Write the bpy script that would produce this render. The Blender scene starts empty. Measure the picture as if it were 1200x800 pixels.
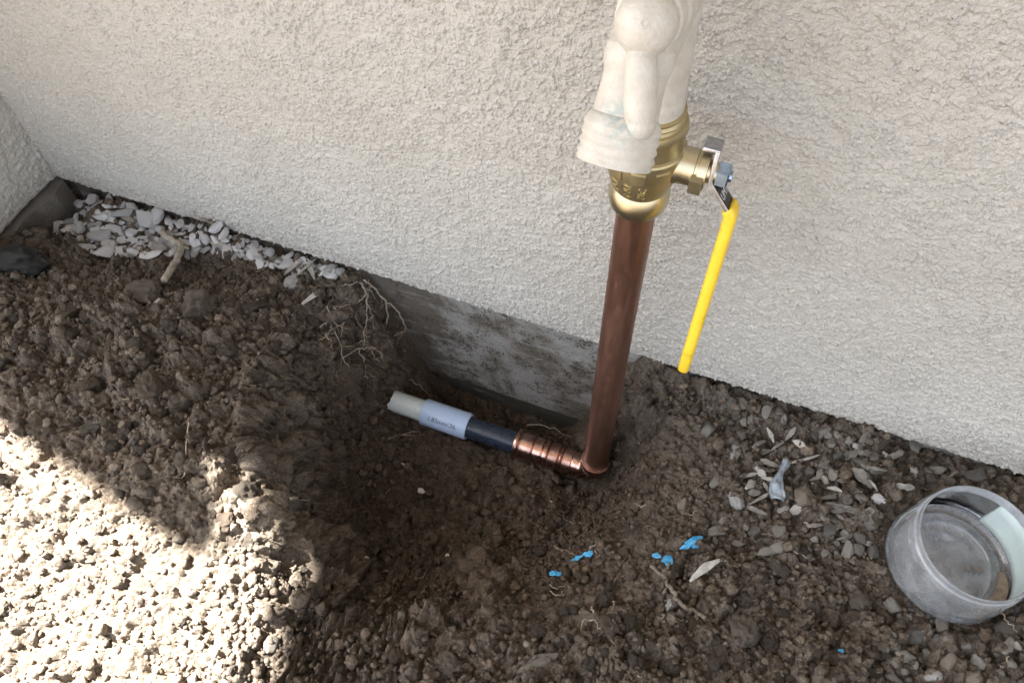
import bpy, bmesh, math, random
import numpy as np
from mathutils import Vector, Matrix

S = bpy.context.scene
COL = S.collection
R0 = random.Random(7)

# ------------------------------------------------------------------ camera
F = 920.0
CAM = np.array([0, -.358, .544])
cz = -np.array([.02, .555, .831]); cz /= np.linalg.norm(cz)
cx = np.array([.9306, .2936, -.2184]); cx -= cz * cx.dot(cz); cx /= np.linalg.norm(cx)
cy = np.cross(cz, cx)
RW = np.array([cx, cy, cz])          # world = RW @ (right, down, forward)
cam = bpy.data.cameras.new("camera")
cam.sensor_width = 36; cam.lens = F / 1200 * 36
cam.clip_start = .01; cam.clip_end = 500
cam_o = bpy.data.objects.new("camera", cam); COL.objects.link(cam_o)
right, up, back = RW[:, 0], -RW[:, 1], -RW[:, 2]
cam_o.matrix_world = Matrix([[right[i], up[i], back[i], CAM[i]] for i in range(3)] + [[0, 0, 0, 1]])
S.camera = cam_o

# ------------------------------------------------------------------ sky, sun, exposure
TO_SUN = np.array([-.53, 0.0, .85])
SUN_EL = math.asin(TO_SUN[2] / np.linalg.norm(TO_SUN))
w = bpy.data.worlds.new("World"); S.world = w; w.use_nodes = True
nt = w.node_tree; nt.nodes.clear()
sky = nt.nodes.new("ShaderNodeTexSky"); sky.sky_type = 'NISHITA'; sky.sun_disc = False
sky.sun_elevation = SUN_EL
sky.sun_rotation = math.atan2(TO_SUN[0], TO_SUN[1])
sky.air_density = 1.0; sky.dust_density = 2.5; sky.ozone_density = .6
bg = nt.nodes.new("ShaderNodeBackground"); bg.inputs[1].default_value = .05
hs = nt.nodes.new("ShaderNodeHueSaturation"); hs.inputs['Saturation'].default_value = .4
wo = nt.nodes.new("ShaderNodeOutputWorld")
nt.links.new(sky.outputs[0], hs.inputs['Color']); nt.links.new(hs.outputs[0], bg.inputs[0])
nt.links.new(bg.outputs[0], wo.inputs[0])
sl = bpy.data.lights.new("sun", 'SUN'); sl.energy = 5.0; sl.angle = math.radians(.53); sl.color = (1, .97, .93)
so = bpy.data.objects.new("sun", sl); COL.objects.link(so)
so.rotation_euler = Vector(TO_SUN).to_track_quat('Z', 'Y').to_euler()
S.view_settings.view_transform = 'Standard'; S.view_settings.look = 'None'
S.view_settings.gamma = 1; S.view_settings.use_curve_mapping = False
S.view_settings.exposure = 3.72
S.cycles.max_bounces = 8; S.cycles.transparent_max_bounces = 16

# ------------------------------------------------------------------ numpy noise
def _h(*a):
    n = np.zeros_like(a[0], dtype=np.uint32)
    for v, k in zip(a, (374761393, 668265263, 2147483647 - 58, 1274126177)):
        n = n + v.astype(np.int64).astype(np.uint32) * np.uint32(k)
    n = (n ^ (n >> np.uint32(13))) * np.uint32(1274126177)
    n = (n ^ (n >> np.uint32(15))) * np.uint32(2246822519)
    n = n ^ (n >> np.uint32(16))
    return n.astype(np.float64) / 4294967295.0

def vn2(x, y, seed=0):
    xi, yi = np.floor(x), np.floor(y); fx, fy = x - xi, y - yi
    fx = fx * fx * fx * (fx * (fx * 6 - 15) + 10); fy = fy * fy * fy * (fy * (fy * 6 - 15) + 10)
    s = np.full_like(xi, seed)
    a, b, c, d = _h(xi, yi, s), _h(xi + 1, yi, s), _h(xi, yi + 1, s), _h(xi + 1, yi + 1, s)
    return (a * (1 - fx) + b * fx) * (1 - fy) + (c * (1 - fx) + d * fx) * fy

def fbm2(x, y, o=4, seed=0, g=.5):
    r = 0; a = 1; t = 0
    for i in range(o):
        r = r + a * vn2(x * 2 ** i * 1.03 + 17.3 * i, y * 2 ** i * 1.03 + 5.1 * i, seed + i); t += a; a *= g
    return r / t

def vn3(p, seed=0):
    i = np.floor(p); f = p - i; f = f * f * (3 - 2 * f)
    s = np.full_like(i[:, 0], seed); r = 0
    for dx in (0, 1):
        for dy in (0, 1):
            for dz in (0, 1):
                wgt = (f[:, 0] if dx else 1 - f[:, 0]) * (f[:, 1] if dy else 1 - f[:, 1]) * (f[:, 2] if dz else 1 - f[:, 2])
                r = r + wgt * _h(i[:, 0] + dx, i[:, 1] + dy, i[:, 2] + dz, s)
    return r

def worley(x, y, cell, seed=0):
    """rounded crumbs: per-cell random domes, the highest dome wins; returns 0..1"""
    u, v = x / cell, y / cell
    iu, iv = np.floor(u), np.floor(v)
    best = np.zeros_like(u)
    for a in (-1, 0, 1):
        for b in (-1, 0, 1):
            ci, cj = iu + a, iv + b
            s = np.full_like(ci, seed)
            px, py = ci + .1 + .8 * _h(ci, cj, s), cj + .1 + .8 * _h(ci, cj, s + 9)
            rr = .45 + .45 * _h(ci, cj, s + 23); hh = .35 + .65 * _h(ci, cj, s + 31)
            th = 6.283 * _h(ci, cj, s + 41); ct, st_ = np.cos(th), np.sin(th); el = 1 + .6 * _h(ci, cj, s + 47)
            da, db = np.abs((u - px) * ct + (v - py) * st_) * el, np.abs((v - py) * ct - (u - px) * st_)
            d2 = (np.maximum(da, db) * .45 + .62 * np.sqrt(da * da + db * db)) ** 2 / rr ** 2
            best = np.maximum(best, hh * np.sqrt(np.maximum(0, 1 - d2)))
    return best

def dome3(p, cell, seed=0):
    u = p / cell; iu = np.floor(u); best = np.zeros(len(p))
    for a in (-1, 0, 1):
        for b in (-1, 0, 1):
            for c in (-1, 0, 1):
                i = iu + np.array([a, b, c]); s = np.full(len(p), seed)
                q = i + .1 + .8 * np.stack([_h(i[:, 0], i[:, 1], i[:, 2], s + k) for k in (1, 5, 9)], 1)
                rr = .5 + .4 * _h(i[:, 0], i[:, 1], i[:, 2], s + 13)
                best = np.maximum(best, np.sqrt(np.maximum(0, 1 - ((u - q) ** 2).sum(1) / rr ** 2)) * (.5 + .5 * rr))
    return best - .35

def sst(a, b, x):
    t = np.clip((x - a) / (b - a), 0, 1); return t * t * (3 - 2 * t)

# ------------------------------------------------------------------ picture rays (only used to find places in the world)
def ray(px, py):
    return RW @ np.array([(px - 600) / F, (py - 400) / F, 1.0])
def at(px, py, x=None, y=None, z=None, d=None):
    r = ray(px, py)
    t = d if d is not None else ((x - CAM[0]) / r[0] if x is not None else (y - CAM[1]) / r[1] if y is not None else (z - CAM[2]) / r[2])
    return CAM + t * r

# ------------------------------------------------------------------ materials
MATS = {}
class NB:
    def __init__(s, name):
        s.m = bpy.data.materials.new(name); s.m.use_nodes = True; s.t = s.m.node_tree; s.t.nodes.clear()
        s.out = s.n("ShaderNodeOutputMaterial"); MATS[name] = s.m
        s.p = s.n("ShaderNodeBsdfPrincipled"); s.l(s.p.outputs[0], s.out.inputs[0])
        s.tc = s.n("ShaderNodeTexCoord").outputs['Object']
    def n(s, k): return s.t.nodes.new(k)
    def l(s, a, b): s.t.links.new(a, b)
    def noise(s, scale, det=4, rough=.55, vec=None, dist=0):
        k = s.n("ShaderNodeTexNoise"); k.inputs['Scale'].default_value = scale; k.inputs['Detail'].default_value = det
        k.inputs['Roughness'].default_value = rough; k.inputs['Distortion'].default_value = dist
        s.l(vec if vec is not None else s.tc, k.inputs['Vector']); return k.outputs['Fac']
    def scaled(s, v):
        k = s.n("ShaderNodeMapping"); k.inputs['Scale'].default_value = v; s.l(s.tc, k.inputs[0]); return k.outputs[0]
    def ramp(s, fac, stops):
        k = s.n("ShaderNodeValToRGB"); e = k.color_ramp.elements
        while len(e) < len(stops): e.new(.5)
        for q, (p, c) in zip(e, stops):
            q.position = p; q.color = (*c, 1) if len(c) == 3 else c
        s.l(fac, k.inputs[0]); return k.outputs[0]
    def mix(s, fac, a, b, mode='MIX'):
        k = s.n("ShaderNodeMix"); k.data_type = 'RGBA'; k.blend_type = mode
        for v, i in ((fac, 0), (a, 6), (b, 7)):
            if isinstance(v, (int, float)): k.inputs[i].default_value = v
            elif isinstance(v, tuple): k.inputs[i].default_value = (*v, 1)
            else: s.l(v, k.inputs[i])
        return k.outputs[2]
    def math(s, op, a, b=0.0):
        k = s.n("ShaderNodeMath"); k.operation = op
        for v, i in ((a, 0), (b, 1)):
            if isinstance(v, (int, float)): k.inputs[i].default_value = v
            else: s.l(v, k.inputs[i])
        return k.outputs[0]
    def attr(s, name):
        k = s.n("ShaderNodeAttribute"); k.attribute_name = name; return k.outputs['Fac']
    def objrand(s):
        return s.n("ShaderNodeObjectInfo").outputs['Random']
    def set(s, **kw):
        for k, v in kw.items():
            i = s.p.inputs[{'base': 'Base Color', 'rough': 'Roughness', 'metal': 'Metallic', 'spec': 'Specular IOR Level', 'coat': 'Coat Weight'}[k]]
            if isinstance(v, (int, float)): i.default_value = v
            elif isinstance(v, tuple): i.default_value = (*v, 1)
            else: s.l(v, i)
    def bump(s, hgt, dist, strength=1.0, prev=None):
        k = s.n("ShaderNodeBump"); k.inputs['Distance'].default_value = dist; k.inputs['Strength'].default_value = strength
        s.l(hgt, k.inputs['Height'])
        if prev is not None: s.l(prev, k.inputs['Normal'])
        s.l(k.outputs[0], s.p.inputs['Normal']); return k.outputs[0]

def g3(v, t=(1, 1, 1)): return (v * t[0], v * t[1], v * t[2])

# soil: tone 0 = weathered grey surface soil, 1 = freshly dug brown; rnd = crumb to crumb variation, lifted over the sun patch
def soil_mat(name, attrs=True):
    b = NB(name)
    n1 = b.noise(38, 5); n2 = b.noise(420, 4, .6); n3 = b.noise(1400, 2)
    tone = b.attr('tone') if attrs else b.math('MULTIPLY', b.objrand(), .8)
    rnd = b.attr('rnd') if attrs else b.objrand()
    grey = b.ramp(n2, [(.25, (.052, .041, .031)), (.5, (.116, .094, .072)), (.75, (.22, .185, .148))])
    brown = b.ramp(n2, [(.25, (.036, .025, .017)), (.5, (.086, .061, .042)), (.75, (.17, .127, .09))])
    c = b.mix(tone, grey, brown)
    c = b.mix(b.math('MULTIPLY', n1, .55), c, b.mix(.5, c, (.12, .096, .074)))
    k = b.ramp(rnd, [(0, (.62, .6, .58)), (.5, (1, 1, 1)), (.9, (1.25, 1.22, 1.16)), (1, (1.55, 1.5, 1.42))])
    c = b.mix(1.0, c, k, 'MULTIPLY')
    spk = b.ramp(b.noise(900, 1), [(.66, (0, 0, 0)), (.72, (1, 1, 1))])
    c = b.mix(b.math('MULTIPLY', spk, .35), c, (.34, .31, .27))
    b.set(base=c, rough=b.ramp(n3, [(.3, (.72,) * 3), (.7, (.95,) * 3)]), spec=.3)
    h = b.math('ADD', b.math('MULTIPLY', n3, .5), n2)
    b.bump(h, .0016, 1.0)
    return b.m
soil_mat('soil'); soil_mat('clod', False)
b = NB('dry_clod')
n = b.noise(420, 4, .6)
b.set(base=b.mix(b.math('MULTIPLY', b.noise(60, 3), .5), b.ramp(n, [(.25, (.095, .070, .054)), (.5, (.17, .142, .112)), (.75, (.25, .215, .175))]), (.19, .16, .13)), rough=.92, spec=.2); b.bump(n, .0016, 1)

b = NB('stucco')
n = b.noise(9, 4); f = b.noise(900, 3)
c = b.ramp(n, [(.3, (.515, .480, .422)), (.7, (.585, .550, .492))])
c = b.mix(b.math('MULTIPLY', b.ramp(f, [(.35, (1, 1, 1)), (.55, (0, 0, 0))]), .22), c, (.36, .34, .315))
sx = b.n('ShaderNodeSeparateXYZ'); b.l(b.tc, sx.inputs[0])
lo_ = b.n('ShaderNodeMapRange'); lo_.inputs[1].default_value = .055; lo_.inputs[2].default_value = 0; b.l(sx.outputs[2], lo_.inputs[0])
spl = b.ramp(b.math('ADD', b.math('MULTIPLY', lo_.outputs[0], .2), b.noise(330, 3, .6)), [(.68, (0, 0, 0)), (.76, (1, 1, 1))])
c = b.mix(b.math('MULTIPLY', spl, .5), c, (.22, .18, .14))
c = b.mix(b.math('MULTIPLY', b.noise(5, 3, .6, vec=b.scaled((1, 1, .5))), .25), c, (.44, .425, .40))
b.set(base=c, rough=.5, spec=.55); b.bump(b.math('ADD', f, b.noise(520, 3)), .0014, .9)

b = NB('concrete')
n = b.noise(14, 6, .62, dist=.6); m = b.noise(55, 6, .7); f = b.noise(520, 4, .7)
c = b.ramp(n, [(.33, (.13, .113, .09)), (.45, (.22, .20, .17)), (.6, (.31, .295, .27)), (.72, (.24, .22, .185))])
mud = b.ramp(b.math('ADD', b.math('MULTIPLY', n, .5), b.math('MULTIPLY', m, .6)), [(.48, (1, 1, 1)), (.58, (0, 0, 0))])
pit = b.ramp(b.math('ADD', b.math('MULTIPLY', f, .6), b.math('MULTIPLY', m, .45)), [(.40, (1, 1, 1)), (.47, (0, 0, 0))])
sx = b.n('ShaderNodeSeparateXYZ'); b.l(b.tc, sx.inputs[0])
sm = b.n('ShaderNodeMapRange'); sm.inputs[1].default_value = -.17; sm.inputs[2].default_value = -.29; b.l(sx.outputs[0], sm.inputs[0])
smear = b.ramp(b.math('ADD', b.math('MULTIPLY', sm.outputs[0], .55), b.math('MULTIPLY', b.noise(48, 6, .68), .75)), [(.56, (0, 0, 0)), (.66, (1, 1, 1))])
c = b.mix(b.math('MULTIPLY', mud, .75), c, (.125, .105, .08))
c = b.mix(b.math('MULTIPLY', smear, .85), c, (.095, .076, .056))
c = b.mix(b.math('MULTIPLY', pit, .8), c, (.07, .062, .05))
st = b.noise(30, 4, .6, vec=b.scaled((.5, 1, 4)))
c = b.mix(b.ramp(st, [(.58, (0, 0, 0)), (.68, (.4, .4, .4))]), c, (.38, .37, .36))
b.set(base=c, rough=.85, spec=.25); b.bump(b.math('SUBTRACT', b.math('ADD', f, m), pit), .0014, .9)

b = NB('damp_concrete')
n = b.noise(26, 5, .6, vec=b.scaled((.6, 1, 2.5))); f = b.noise(600, 3)
c = b.ramp(n, [(.3, (.045, .040, .030)), (.55, (.085, .077, .058)), (.66, (.11, .10, .085)), (.72, (.30, .30, .29))])
b.set(base=b.mix(.35, c, b.ramp(f, [(.3, (.03, .026, .02)), (.7, (.12, .11, .09))])), rough=.7, spec=.3); b.bump(f, .001, .8)

b = NB('brown_concrete')
n = b.noise(40, 5, .6); f = b.noise(500, 3)
b.set(base=b.ramp(n, [(.3, (.10, .088, .075)), (.7, (.20, .18, .155))]), rough=.9, spec=.2); b.bump(b.math('ADD', f, n), .002, .8)

b = NB('aged_copper')
n = b.noise(30, 5, .6, vec=b.scaled((3, 3, .35))); f = b.noise(260, 4, .65, vec=b.scaled((1, 1, .25)))
c = b.ramp(n, [(.3, (.15, .074, .050)), (.55, (.23, .118, .082)), (.75, (.36, .20, .145))])
sc = b.ramp(f, [(.66, (0, 0, 0)), (.74, (1, 1, 1))])
b.set(base=b.mix(b.math('MULTIPLY', sc, .5), c, (.42, .27, .20)), metal=.75, rough=b.ramp(f, [(.3, (.32,) * 3), (.7, (.55,) * 3)])); b.bump(f, .0003, .3)
b = NB('bright_copper')
n = b.noise(90, 4)
b.set(base=b.ramp(n, [(.3, (.30, .16, .12)), (.6, (.66, .42, .34)), (.8, (.80, .58, .50))]), metal=1.0, rough=b.ramp(n, [(.3, (.34,) * 3), (.7, (.18,) * 3)])); b.bump(b.noise(300, 3), .0004, .4)
b = NB('brass')
n = b.noise(60, 4); f = b.noise(900, 3)
b.set(base=b.ramp(n, [(.3, (.40, .33, .18)), (.7, (.50, .42, .25))]), metal=.9, rough=b.ramp(f, [(.3, (.36,) * 3), (.7, (.48,) * 3)])); b.bump(f, .00012, .4)
b = NB('satin_brass')
f = b.noise(900, 3)
b.set(base=(.60, .53, .36), metal=1.0, rough=.34); b.bump(f, .0001, .4)
b = NB('zinc_steel')
f = b.noise(300, 4)
b.set(base=b.ramp(f, [(.3, (.36, .37, .42)), (.7, (.60, .61, .64))]), metal=1.0, rough=.26); b.bump(f, .0002, .3)
b = NB('blue_zinc')
b.set(base=b.ramp(b.noise(200, 3), [(.3, (.22, .30, .42)), (.7, (.40, .52, .66))]), metal=1.0, rough=.25)
b = NB('yellow_vinyl')
n = b.noise(90, 4)
b.set(base=b.ramp(n, [(.28, (.55, .36, .03)), (.4, (.80, .53, .03)), (.75, (.84, .58, .05))]), rough=.42, spec=.5); b.bump(b.noise(300, 3), .0004, .35)
b = NB('black_print'); b.set(base=(.022, .02, .018), rough=.5)
b = NB('white_print'); b.set(base=(.62, .62, .62), rough=.6)
b = NB('ink'); b.set(base=(.09, .10, .16), rough=.6)
b = NB('painted_brass')     # thick cream paint with a few verdigris stains
n = b.noise(120, 5, .6); v = b.noise(70, 4, .5)
c = b.ramp(n, [(.3, (.45, .41, .35)), (.55, (.52, .485, .42)), (.8, (.56, .53, .47))])
dirt = b.ramp(b.noise(300, 5, .7), [(.62, (0, 0, 0)), (.72, (1, 1, 1))])
c = b.mix(b.math('MULTIPLY', dirt, .35), c, (.30, .27, .22))
sp = b.n("ShaderNodeVectorMath"); sp.operation = 'DISTANCE'; b.l(b.tc, sp.inputs[0]); STAIN = sp
near = b.ramp(sp.outputs['Value'], [(0.0, (1, 1, 1)), (.011, (0, 0, 0))])
c = b.mix(b.math('MULTIPLY', near, b.ramp(b.noise(420, 3, .6), [(.44, (0, 0, 0)), (.58, (1, 1, 1))])), c, (.07, .25, .28))
b.set(base=c, rough=.48, spec=.5); b.bump(b.math('ADD', n, b.noise(700, 3)), .0007, .45)
b = NB('white_plastic')
f = b.noise(260, 5, .7)
b.set(base=b.mix(b.ramp(f, [(.60, (0, 0, 0)), (.70, (.8, .8, .8))]), (.60, .66, .64), (.14, .11, .085)), rough=.4)
b = NB('blue_white_plastic')
b.set(base=b.ramp(b.noise(60, 4), [(.3, (.43, .56, .78)), (.7, (.50, .62, .82))]), rough=.33)
b = NB('dark_plastic')
f = b.noise(300, 4, .7, vec=b.scaled((.4, 1, 1)))
b.set(base=b.mix(b.ramp(f, [(.60, (0, 0, 0)), (.72, (.6, .6, .6))]), (.022, .032, .052), (.16, .15, .14)), rough=b.ramp(f, [(.3, (.2,) * 3), (.7, (.42,) * 3)]))
b = NB('pale_stone')
n = b.noise(70, 5, .65); f = b.noise(520, 4, .65); k = b.ramp(b.objrand(), [(0, (.6, .6, .6)), (.5, (.95, .95, .96)), (1, (1.12, 1.12, 1.13))])
c = b.ramp(n, [(.3, (.46, .455, .44)), (.7, (.66, .655, .64))])
c = b.mix(1.0, b.mix(b.ramp(f, [(.58, (0, 0, 0)), (.72, (.55, .55, .55))]), c, (.17, .155, .14)), k, 'MULTIPLY')
b.set(base=c, rough=.85, spec=.25); b.bump(f, .0012, .7)
b = NB('white_stone')
n = b.noise(110, 5, .7); f = b.noise(480, 4, .65)
c = b.ramp(n, [(.36, (.16, .145, .125)), (.46, (.50, .48, .45)), (.8, (.66, .65, .63))])
b.set(base=c, rough=.85, spec=.25); b.bump(b.math('ADD', f, n), .0018, .8)
b = NB('grey_stone')
n = b.noise(80, 5, .65); f = b.noise(520, 4, .65); k = b.ramp(b.objrand(), [(0, (.6, .6, .6)), (.5, (1, .97, .92)), (1, (1.5, 1.46, 1.38))])
c = b.ramp(n, [(.3, (.115, .11, .10)), (.55, (.21, .20, .18)), (.75, (.30, .285, .26))])
b.set(base=b.mix(1.0, c, k, 'MULTIPLY'), rough=.85, spec=.25); b.bump(f, .0014, .8)
b = NB('tan_stone')
n = b.noise(80, 5, .65); f = b.noise(520, 4, .65)
b.set(base=b.ramp(n, [(.3, (.16, .13, .10)), (.7, (.32, .27, .22))]), rough=.85, spec=.25); b.bump(f, .0014, .8)
b = NB('slate')
n = b.noise(60, 5, .6, vec=b.scaled((1, 1, 5))); f = b.noise(500, 4, .65)
b.set(base=b.ramp(b.math('ADD', b.math('MULTIPLY', n, .6), b.math('MULTIPLY', f, .4)), [(.34, (.050, .050, .047)), (.62, (.15, .15, .138))]), rough=.85, spec=.25); b.bump(b.math('ADD', f, n), .005, 1)
b = NB('dry_leaf')
n = b.noise(200, 4, .6); k = b.ramp(b.objrand(), [(0, (.55, .53, .5)), (.5, (.9, .87, .82)), (1, (1.3, 1.28, 1.22))])
b.set(base=b.mix(1.0, b.ramp(n, [(.3, (.20, .19, .175)), (.7, (.37, .355, .33))]), k, 'MULTIPLY'), rough=.7, spec=.3); b.bump(n, .0006, .5)
b = NB('litter')
n = b.noise(260, 4, .6); k = b.ramp(b.objrand(), [(0, (.5, .48, .45)), (.6, (1, .97, .92)), (1, (1.7, 1.66, 1.58))])
b.set(base=b.mix(1.0, b.ramp(n, [(.3, (.11, .10, .09)), (.7, (.24, .225, .205))]), k, 'MULTIPLY'), rough=.8, spec=.25); b.bump(n, .0008, .6)
b = NB('root')
n = b.noise(300, 4, .6); k = b.ramp(b.objrand(), [(0, (.6, .55, .5)), (1, (1.15, 1.12, 1.05))])
b.set(base=b.mix(1.0, b.ramp(n, [(.3, (.30, .26, .205)), (.7, (.52, .46, .385))]), k, 'MULTIPLY'), rough=.75, spec=.3); b.bump(n, .0004, .5)
b = NB('stick')
n = b.noise(160, 5, .6)
b.set(base=b.ramp(n, [(.3, (.21, .185, .14)), (.7, (.40, .36, .29))]), rough=.85); b.bump(b.noise(400, 3), .0012, .8)
b = NB('twig')
n = b.noise(160, 5, .6)
b.set(base=b.ramp(n, [(.3, (.12, .10, .075)), (.7, (.25, .21, .165))]), rough=.85); b.bump(b.noise(400, 3), .001, .8)
b = NB('blue_plastic')
n = b.noise(420, 4, .65); b.set(base=b.mix(b.ramp(n, [(.56, (0, 0, 0)), (.68, (.7, .7, .7))]), b.ramp(n, [(.3, (.015, .16, .33)), (.5, (.04, .31, .56)), (.7, (.16, .45, .62))]), (.10, .085, .07)), rough=.45); b.bump(n, .001, .6)
b = NB('grey_film')
b.set(base=b.ramp(b.noise(160, 4), [(.3, (.15, .18, .20)), (.7, (.36, .40, .43))]), rough=.32)
b = NB('shade_sheet_mat'); b.set(base=(.55, .55, .54), rough=.6)
b = NB('paper')
b.set(base=b.ramp(b.noise(80, 4), [(.3, (.52, .60, .57)), (.7, (.60, .68, .65))]), rough=.6)
b = NB('silt')
n = b.noise(300, 4); b.set(base=b.ramp(n, [(.3, (.13, .095, .06)), (.7, (.27, .21, .15))]), rough=.8)
# scuffed clear plastic: clear, frosted and shiny shares
def plastic(name, clear, tint):
    b = NB(name); t = b.t
    tr = b.n("ShaderNodeBsdfTransparent"); tr.inputs[0].default_value = (.93, .95, .97, 1)
    df = b.n("ShaderNodeBsdfDiffuse"); df.inputs[0].default_value = (*tint, 1)
    tl = b.n("ShaderNodeBsdfTranslucent"); tl.inputs[0].default_value = (*tint, 1)
    gl = b.n("ShaderNodeBsdfGlossy"); gl.inputs[1].default_value = .06
    f = b.n("ShaderNodeFresnel"); f.inputs[0].default_value = 1.5
    m1 = b.n("ShaderNodeMixShader"); m1.inputs[0].default_value = .5; b.l(df.outputs[0], m1.inputs[1]); b.l(tl.outputs[0], m1.inputs[2])
    sc = b.ramp(b.noise(60, 6, .7, dist=.8), [(.35, (clear + .08,) * 3), (.7, (clear - .18,) * 3)])
    fine = b.ramp(b.noise(500, 3, .6, vec=b.scaled((1, .3, 1))), [(.62, (0,) * 3), (.72, (.10,) * 3)])
    fac = b.math('SUBTRACT', sc, fine)
    m2 = b.n("ShaderNodeMixShader"); b.l(fac, m2.inputs[0]); b.l(m1.outputs[0], m2.inputs[1]); b.l(tr.outputs[0], m2.inputs[2])
    m3 = b.n("ShaderNodeMixShader"); b.l(b.math('MULTIPLY', f.outputs[0], 1.6), m3.inputs[0]); b.l(m2.outputs[0], m3.inputs[1]); b.l(gl.outputs[0], m3.inputs[2])
    bp = b.n("ShaderNodeBump"); bp.inputs['Distance'].default_value = .0006; bp.inputs['Strength'].default_value = .4; b.l(b.noise(120, 5), bp.inputs['Height'])
    b.l(bp.outputs[0], gl.inputs['Normal'])
    b.t.nodes.remove(b.p); b.l(m3.outputs[0], b.out.inputs[0])
plastic('clear_plastic', .76, (.88, .90, .93)); plastic('rim_plastic', .62, (.90, .92, .95))

# ------------------------------------------------------------------ mesh helpers
def tag(o, label=None, cat=None, group=None, kind=None):
    for k, v in (('label', label), ('category', cat), ('group', group), ('kind', kind)):
        if v: o[k] = v
    return o
def mesh_np(name, v, f, mat, smooth=True, attrs=None):
    me = bpy.data.meshes.new(name)
    v = np.asarray(v, np.float32)
    if isinstance(f, np.ndarray):
        k = f.shape[1]
        me.vertices.add(len(v)); me.vertices.foreach_set('co', v.ravel())
        me.loops.add(f.size); me.loops.foreach_set('vertex_index', f.astype(np.int32).ravel())
        me.polygons.add(len(f)); me.polygons.foreach_set('loop_start', np.arange(0, f.size, k, dtype=np.int32))
        me.update(calc_edges=True); me.validate()
    else:
        me.from_pydata([tuple(map(float, q)) for q in v], [], [tuple(q) for q in f]); me.update()
    for an, av in (attrs or {}).items():
        at_ = me.attributes.new(an, 'FLOAT', 'POINT'); at_.data.foreach_set('value', np.asarray(av, np.float32))
    me.polygons.foreach_set('use_smooth', np.full(len(me.polygons), smooth))
    me.materials.append(MATS[mat]); return me
def link(name, me, parent=None, loc=None):
    o = bpy.data.objects.new(name, me); COL.objects.link(o)
    if parent is not None: o.parent = parent
    if loc is not None: o.location = loc
    return o
def empty(name, loc=(0, 0, 0)):
    o = bpy.data.objects.new(name, None); o.empty_display_size = .02; COL.objects.link(o); o.location = loc; return o
class MB:
    def __init__(s): s.v = []; s.f = []
    def add(s, v, f):
        n = len(s.v); s.v += [np.asarray(q, float) for q in v]; s.f += [tuple(i + n for i in q) for q in f]
    def lathe(s, prof, frame, n=40, cap=True):
        """prof: (r, h) along the frame's axis; frame = (origin, a, b, axis)"""
        o, a, bb, ax = [np.asarray(q, float) for q in frame]; v = []; f = []
        for r, h in prof:
            for k in range(n):
                t = 2 * math.pi * k / n; v.append(o + ax * h + (a * math.cos(t) + bb * math.sin(t)) * r)
        for i in range(len(prof) - 1):
            for k in range(n):
                q = (k + 1) % n; f.append((i * n + k, i * n + q, (i + 1) * n + q, (i + 1) * n + k))
        if cap:
            f.append(tuple(range(n - 1, -1, -1))); f.append(tuple((len(prof) - 1) * n + k for k in range(n)))
        s.add(v, f)
    def tube(s, pts, rad, n=8, cap=True, squash=None):
        pts = [np.asarray(p, float) for p in pts]; m = len(pts)
        rad = [rad] * m if isinstance(rad, (int, float)) else rad
        up_ = np.array([.31, .17, .93]); v = []; f = []
        for i, p in enumerate(pts):
            t = pts[min(i + 1, m - 1)] - pts[max(i - 1, 0)]; t /= np.linalg.norm(t) + 1e-12
            a = np.cross(t, up_); a /= np.linalg.norm(a) + 1e-9; bb = np.cross(t, a)
            for k in range(n):
                q = 2 * math.pi * k / n; v.append(p + (a * math.cos(q) + bb * math.sin(q)) * rad[i])
        for i in range(m - 1):
            for k in range(n):
                q = (k + 1) % n; f.append((i * n + k, i * n + q, (i + 1) * n + q, (i + 1) * n + k))
        if cap: f.append(tuple(range(n - 1, -1, -1))); f.append(tuple((m - 1) * n + k for k in range(n)))
        s.add(v, f)
    def sweep(s, path, sec):
        """path: list of (origin, a, b); sec: closed 2-D outline in (a, b)"""
        n = len(sec); v = []; f = []
        for o, a, bb in path:
            for (p, q) in sec: v.append(np.asarray(o) + np.asarray(a) * p + np.asarray(bb) * q)
        for i in range(len(path) - 1):
            for k in range(n):
                q = (k + 1) % n; f.append((i * n + k, i * n + q, (i + 1) * n + q, (i + 1) * n + k))
        f.append(tuple(range(n - 1, -1, -1))); f.append(tuple((len(path) - 1) * n + k for k in range(n)))
        s.add(v, f)
    def box(s, lo, hi):
        x0, y0, z0 = lo; x1, y1, z1 = hi
        s.add([(x0, y0, z0), (x1, y0, z0), (x1, y1, z0), (x0, y1, z0), (x0, y0, z1), (x1, y0, z1), (x1, y1, z1), (x0, y1, z1)],
              [(0, 3, 2, 1), (4, 5, 6, 7), (0, 1, 5, 4), (1, 2, 6, 5), (2, 3, 7, 6), (3, 0, 4, 7)])
    def build(s, name, mat, parent=None, smooth=True, angle=40, bevel=0):
        me = mesh_np(name, s.v, s.f, mat, smooth)
        bm = bmesh.new(); bm.from_mesh(me); bmesh.ops.recalc_face_normals(bm, faces=bm.faces)
        if bevel:
            ed = [e for e in bm.edges if len(e.link_faces) == 2 and e.calc_face_angle(0) > .6]
            bmesh.ops.bevel(bm, geom=ed, offset=bevel, segments=2, affect='EDGES', profile=.6)
        for e in bm.edges: e.smooth = not (len(e.link_faces) == 2 and e.calc_face_angle(0) > math.radians(angle))
        for fc in bm.faces: fc.smooth = smooth
        bm.to_mesh(me); bm.free()
        return link(name, me, parent)
def grid_faces(nx, ny, flip=False):
    i = np.arange(nx - 1)[:, None] * ny + np.arange(ny - 1)[None, :]; i = i.ravel()
    q = np.stack([i, i + ny, i + ny + 1, i + 1], 1)
    return q[:, ::-1].copy() if flip else q
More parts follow.
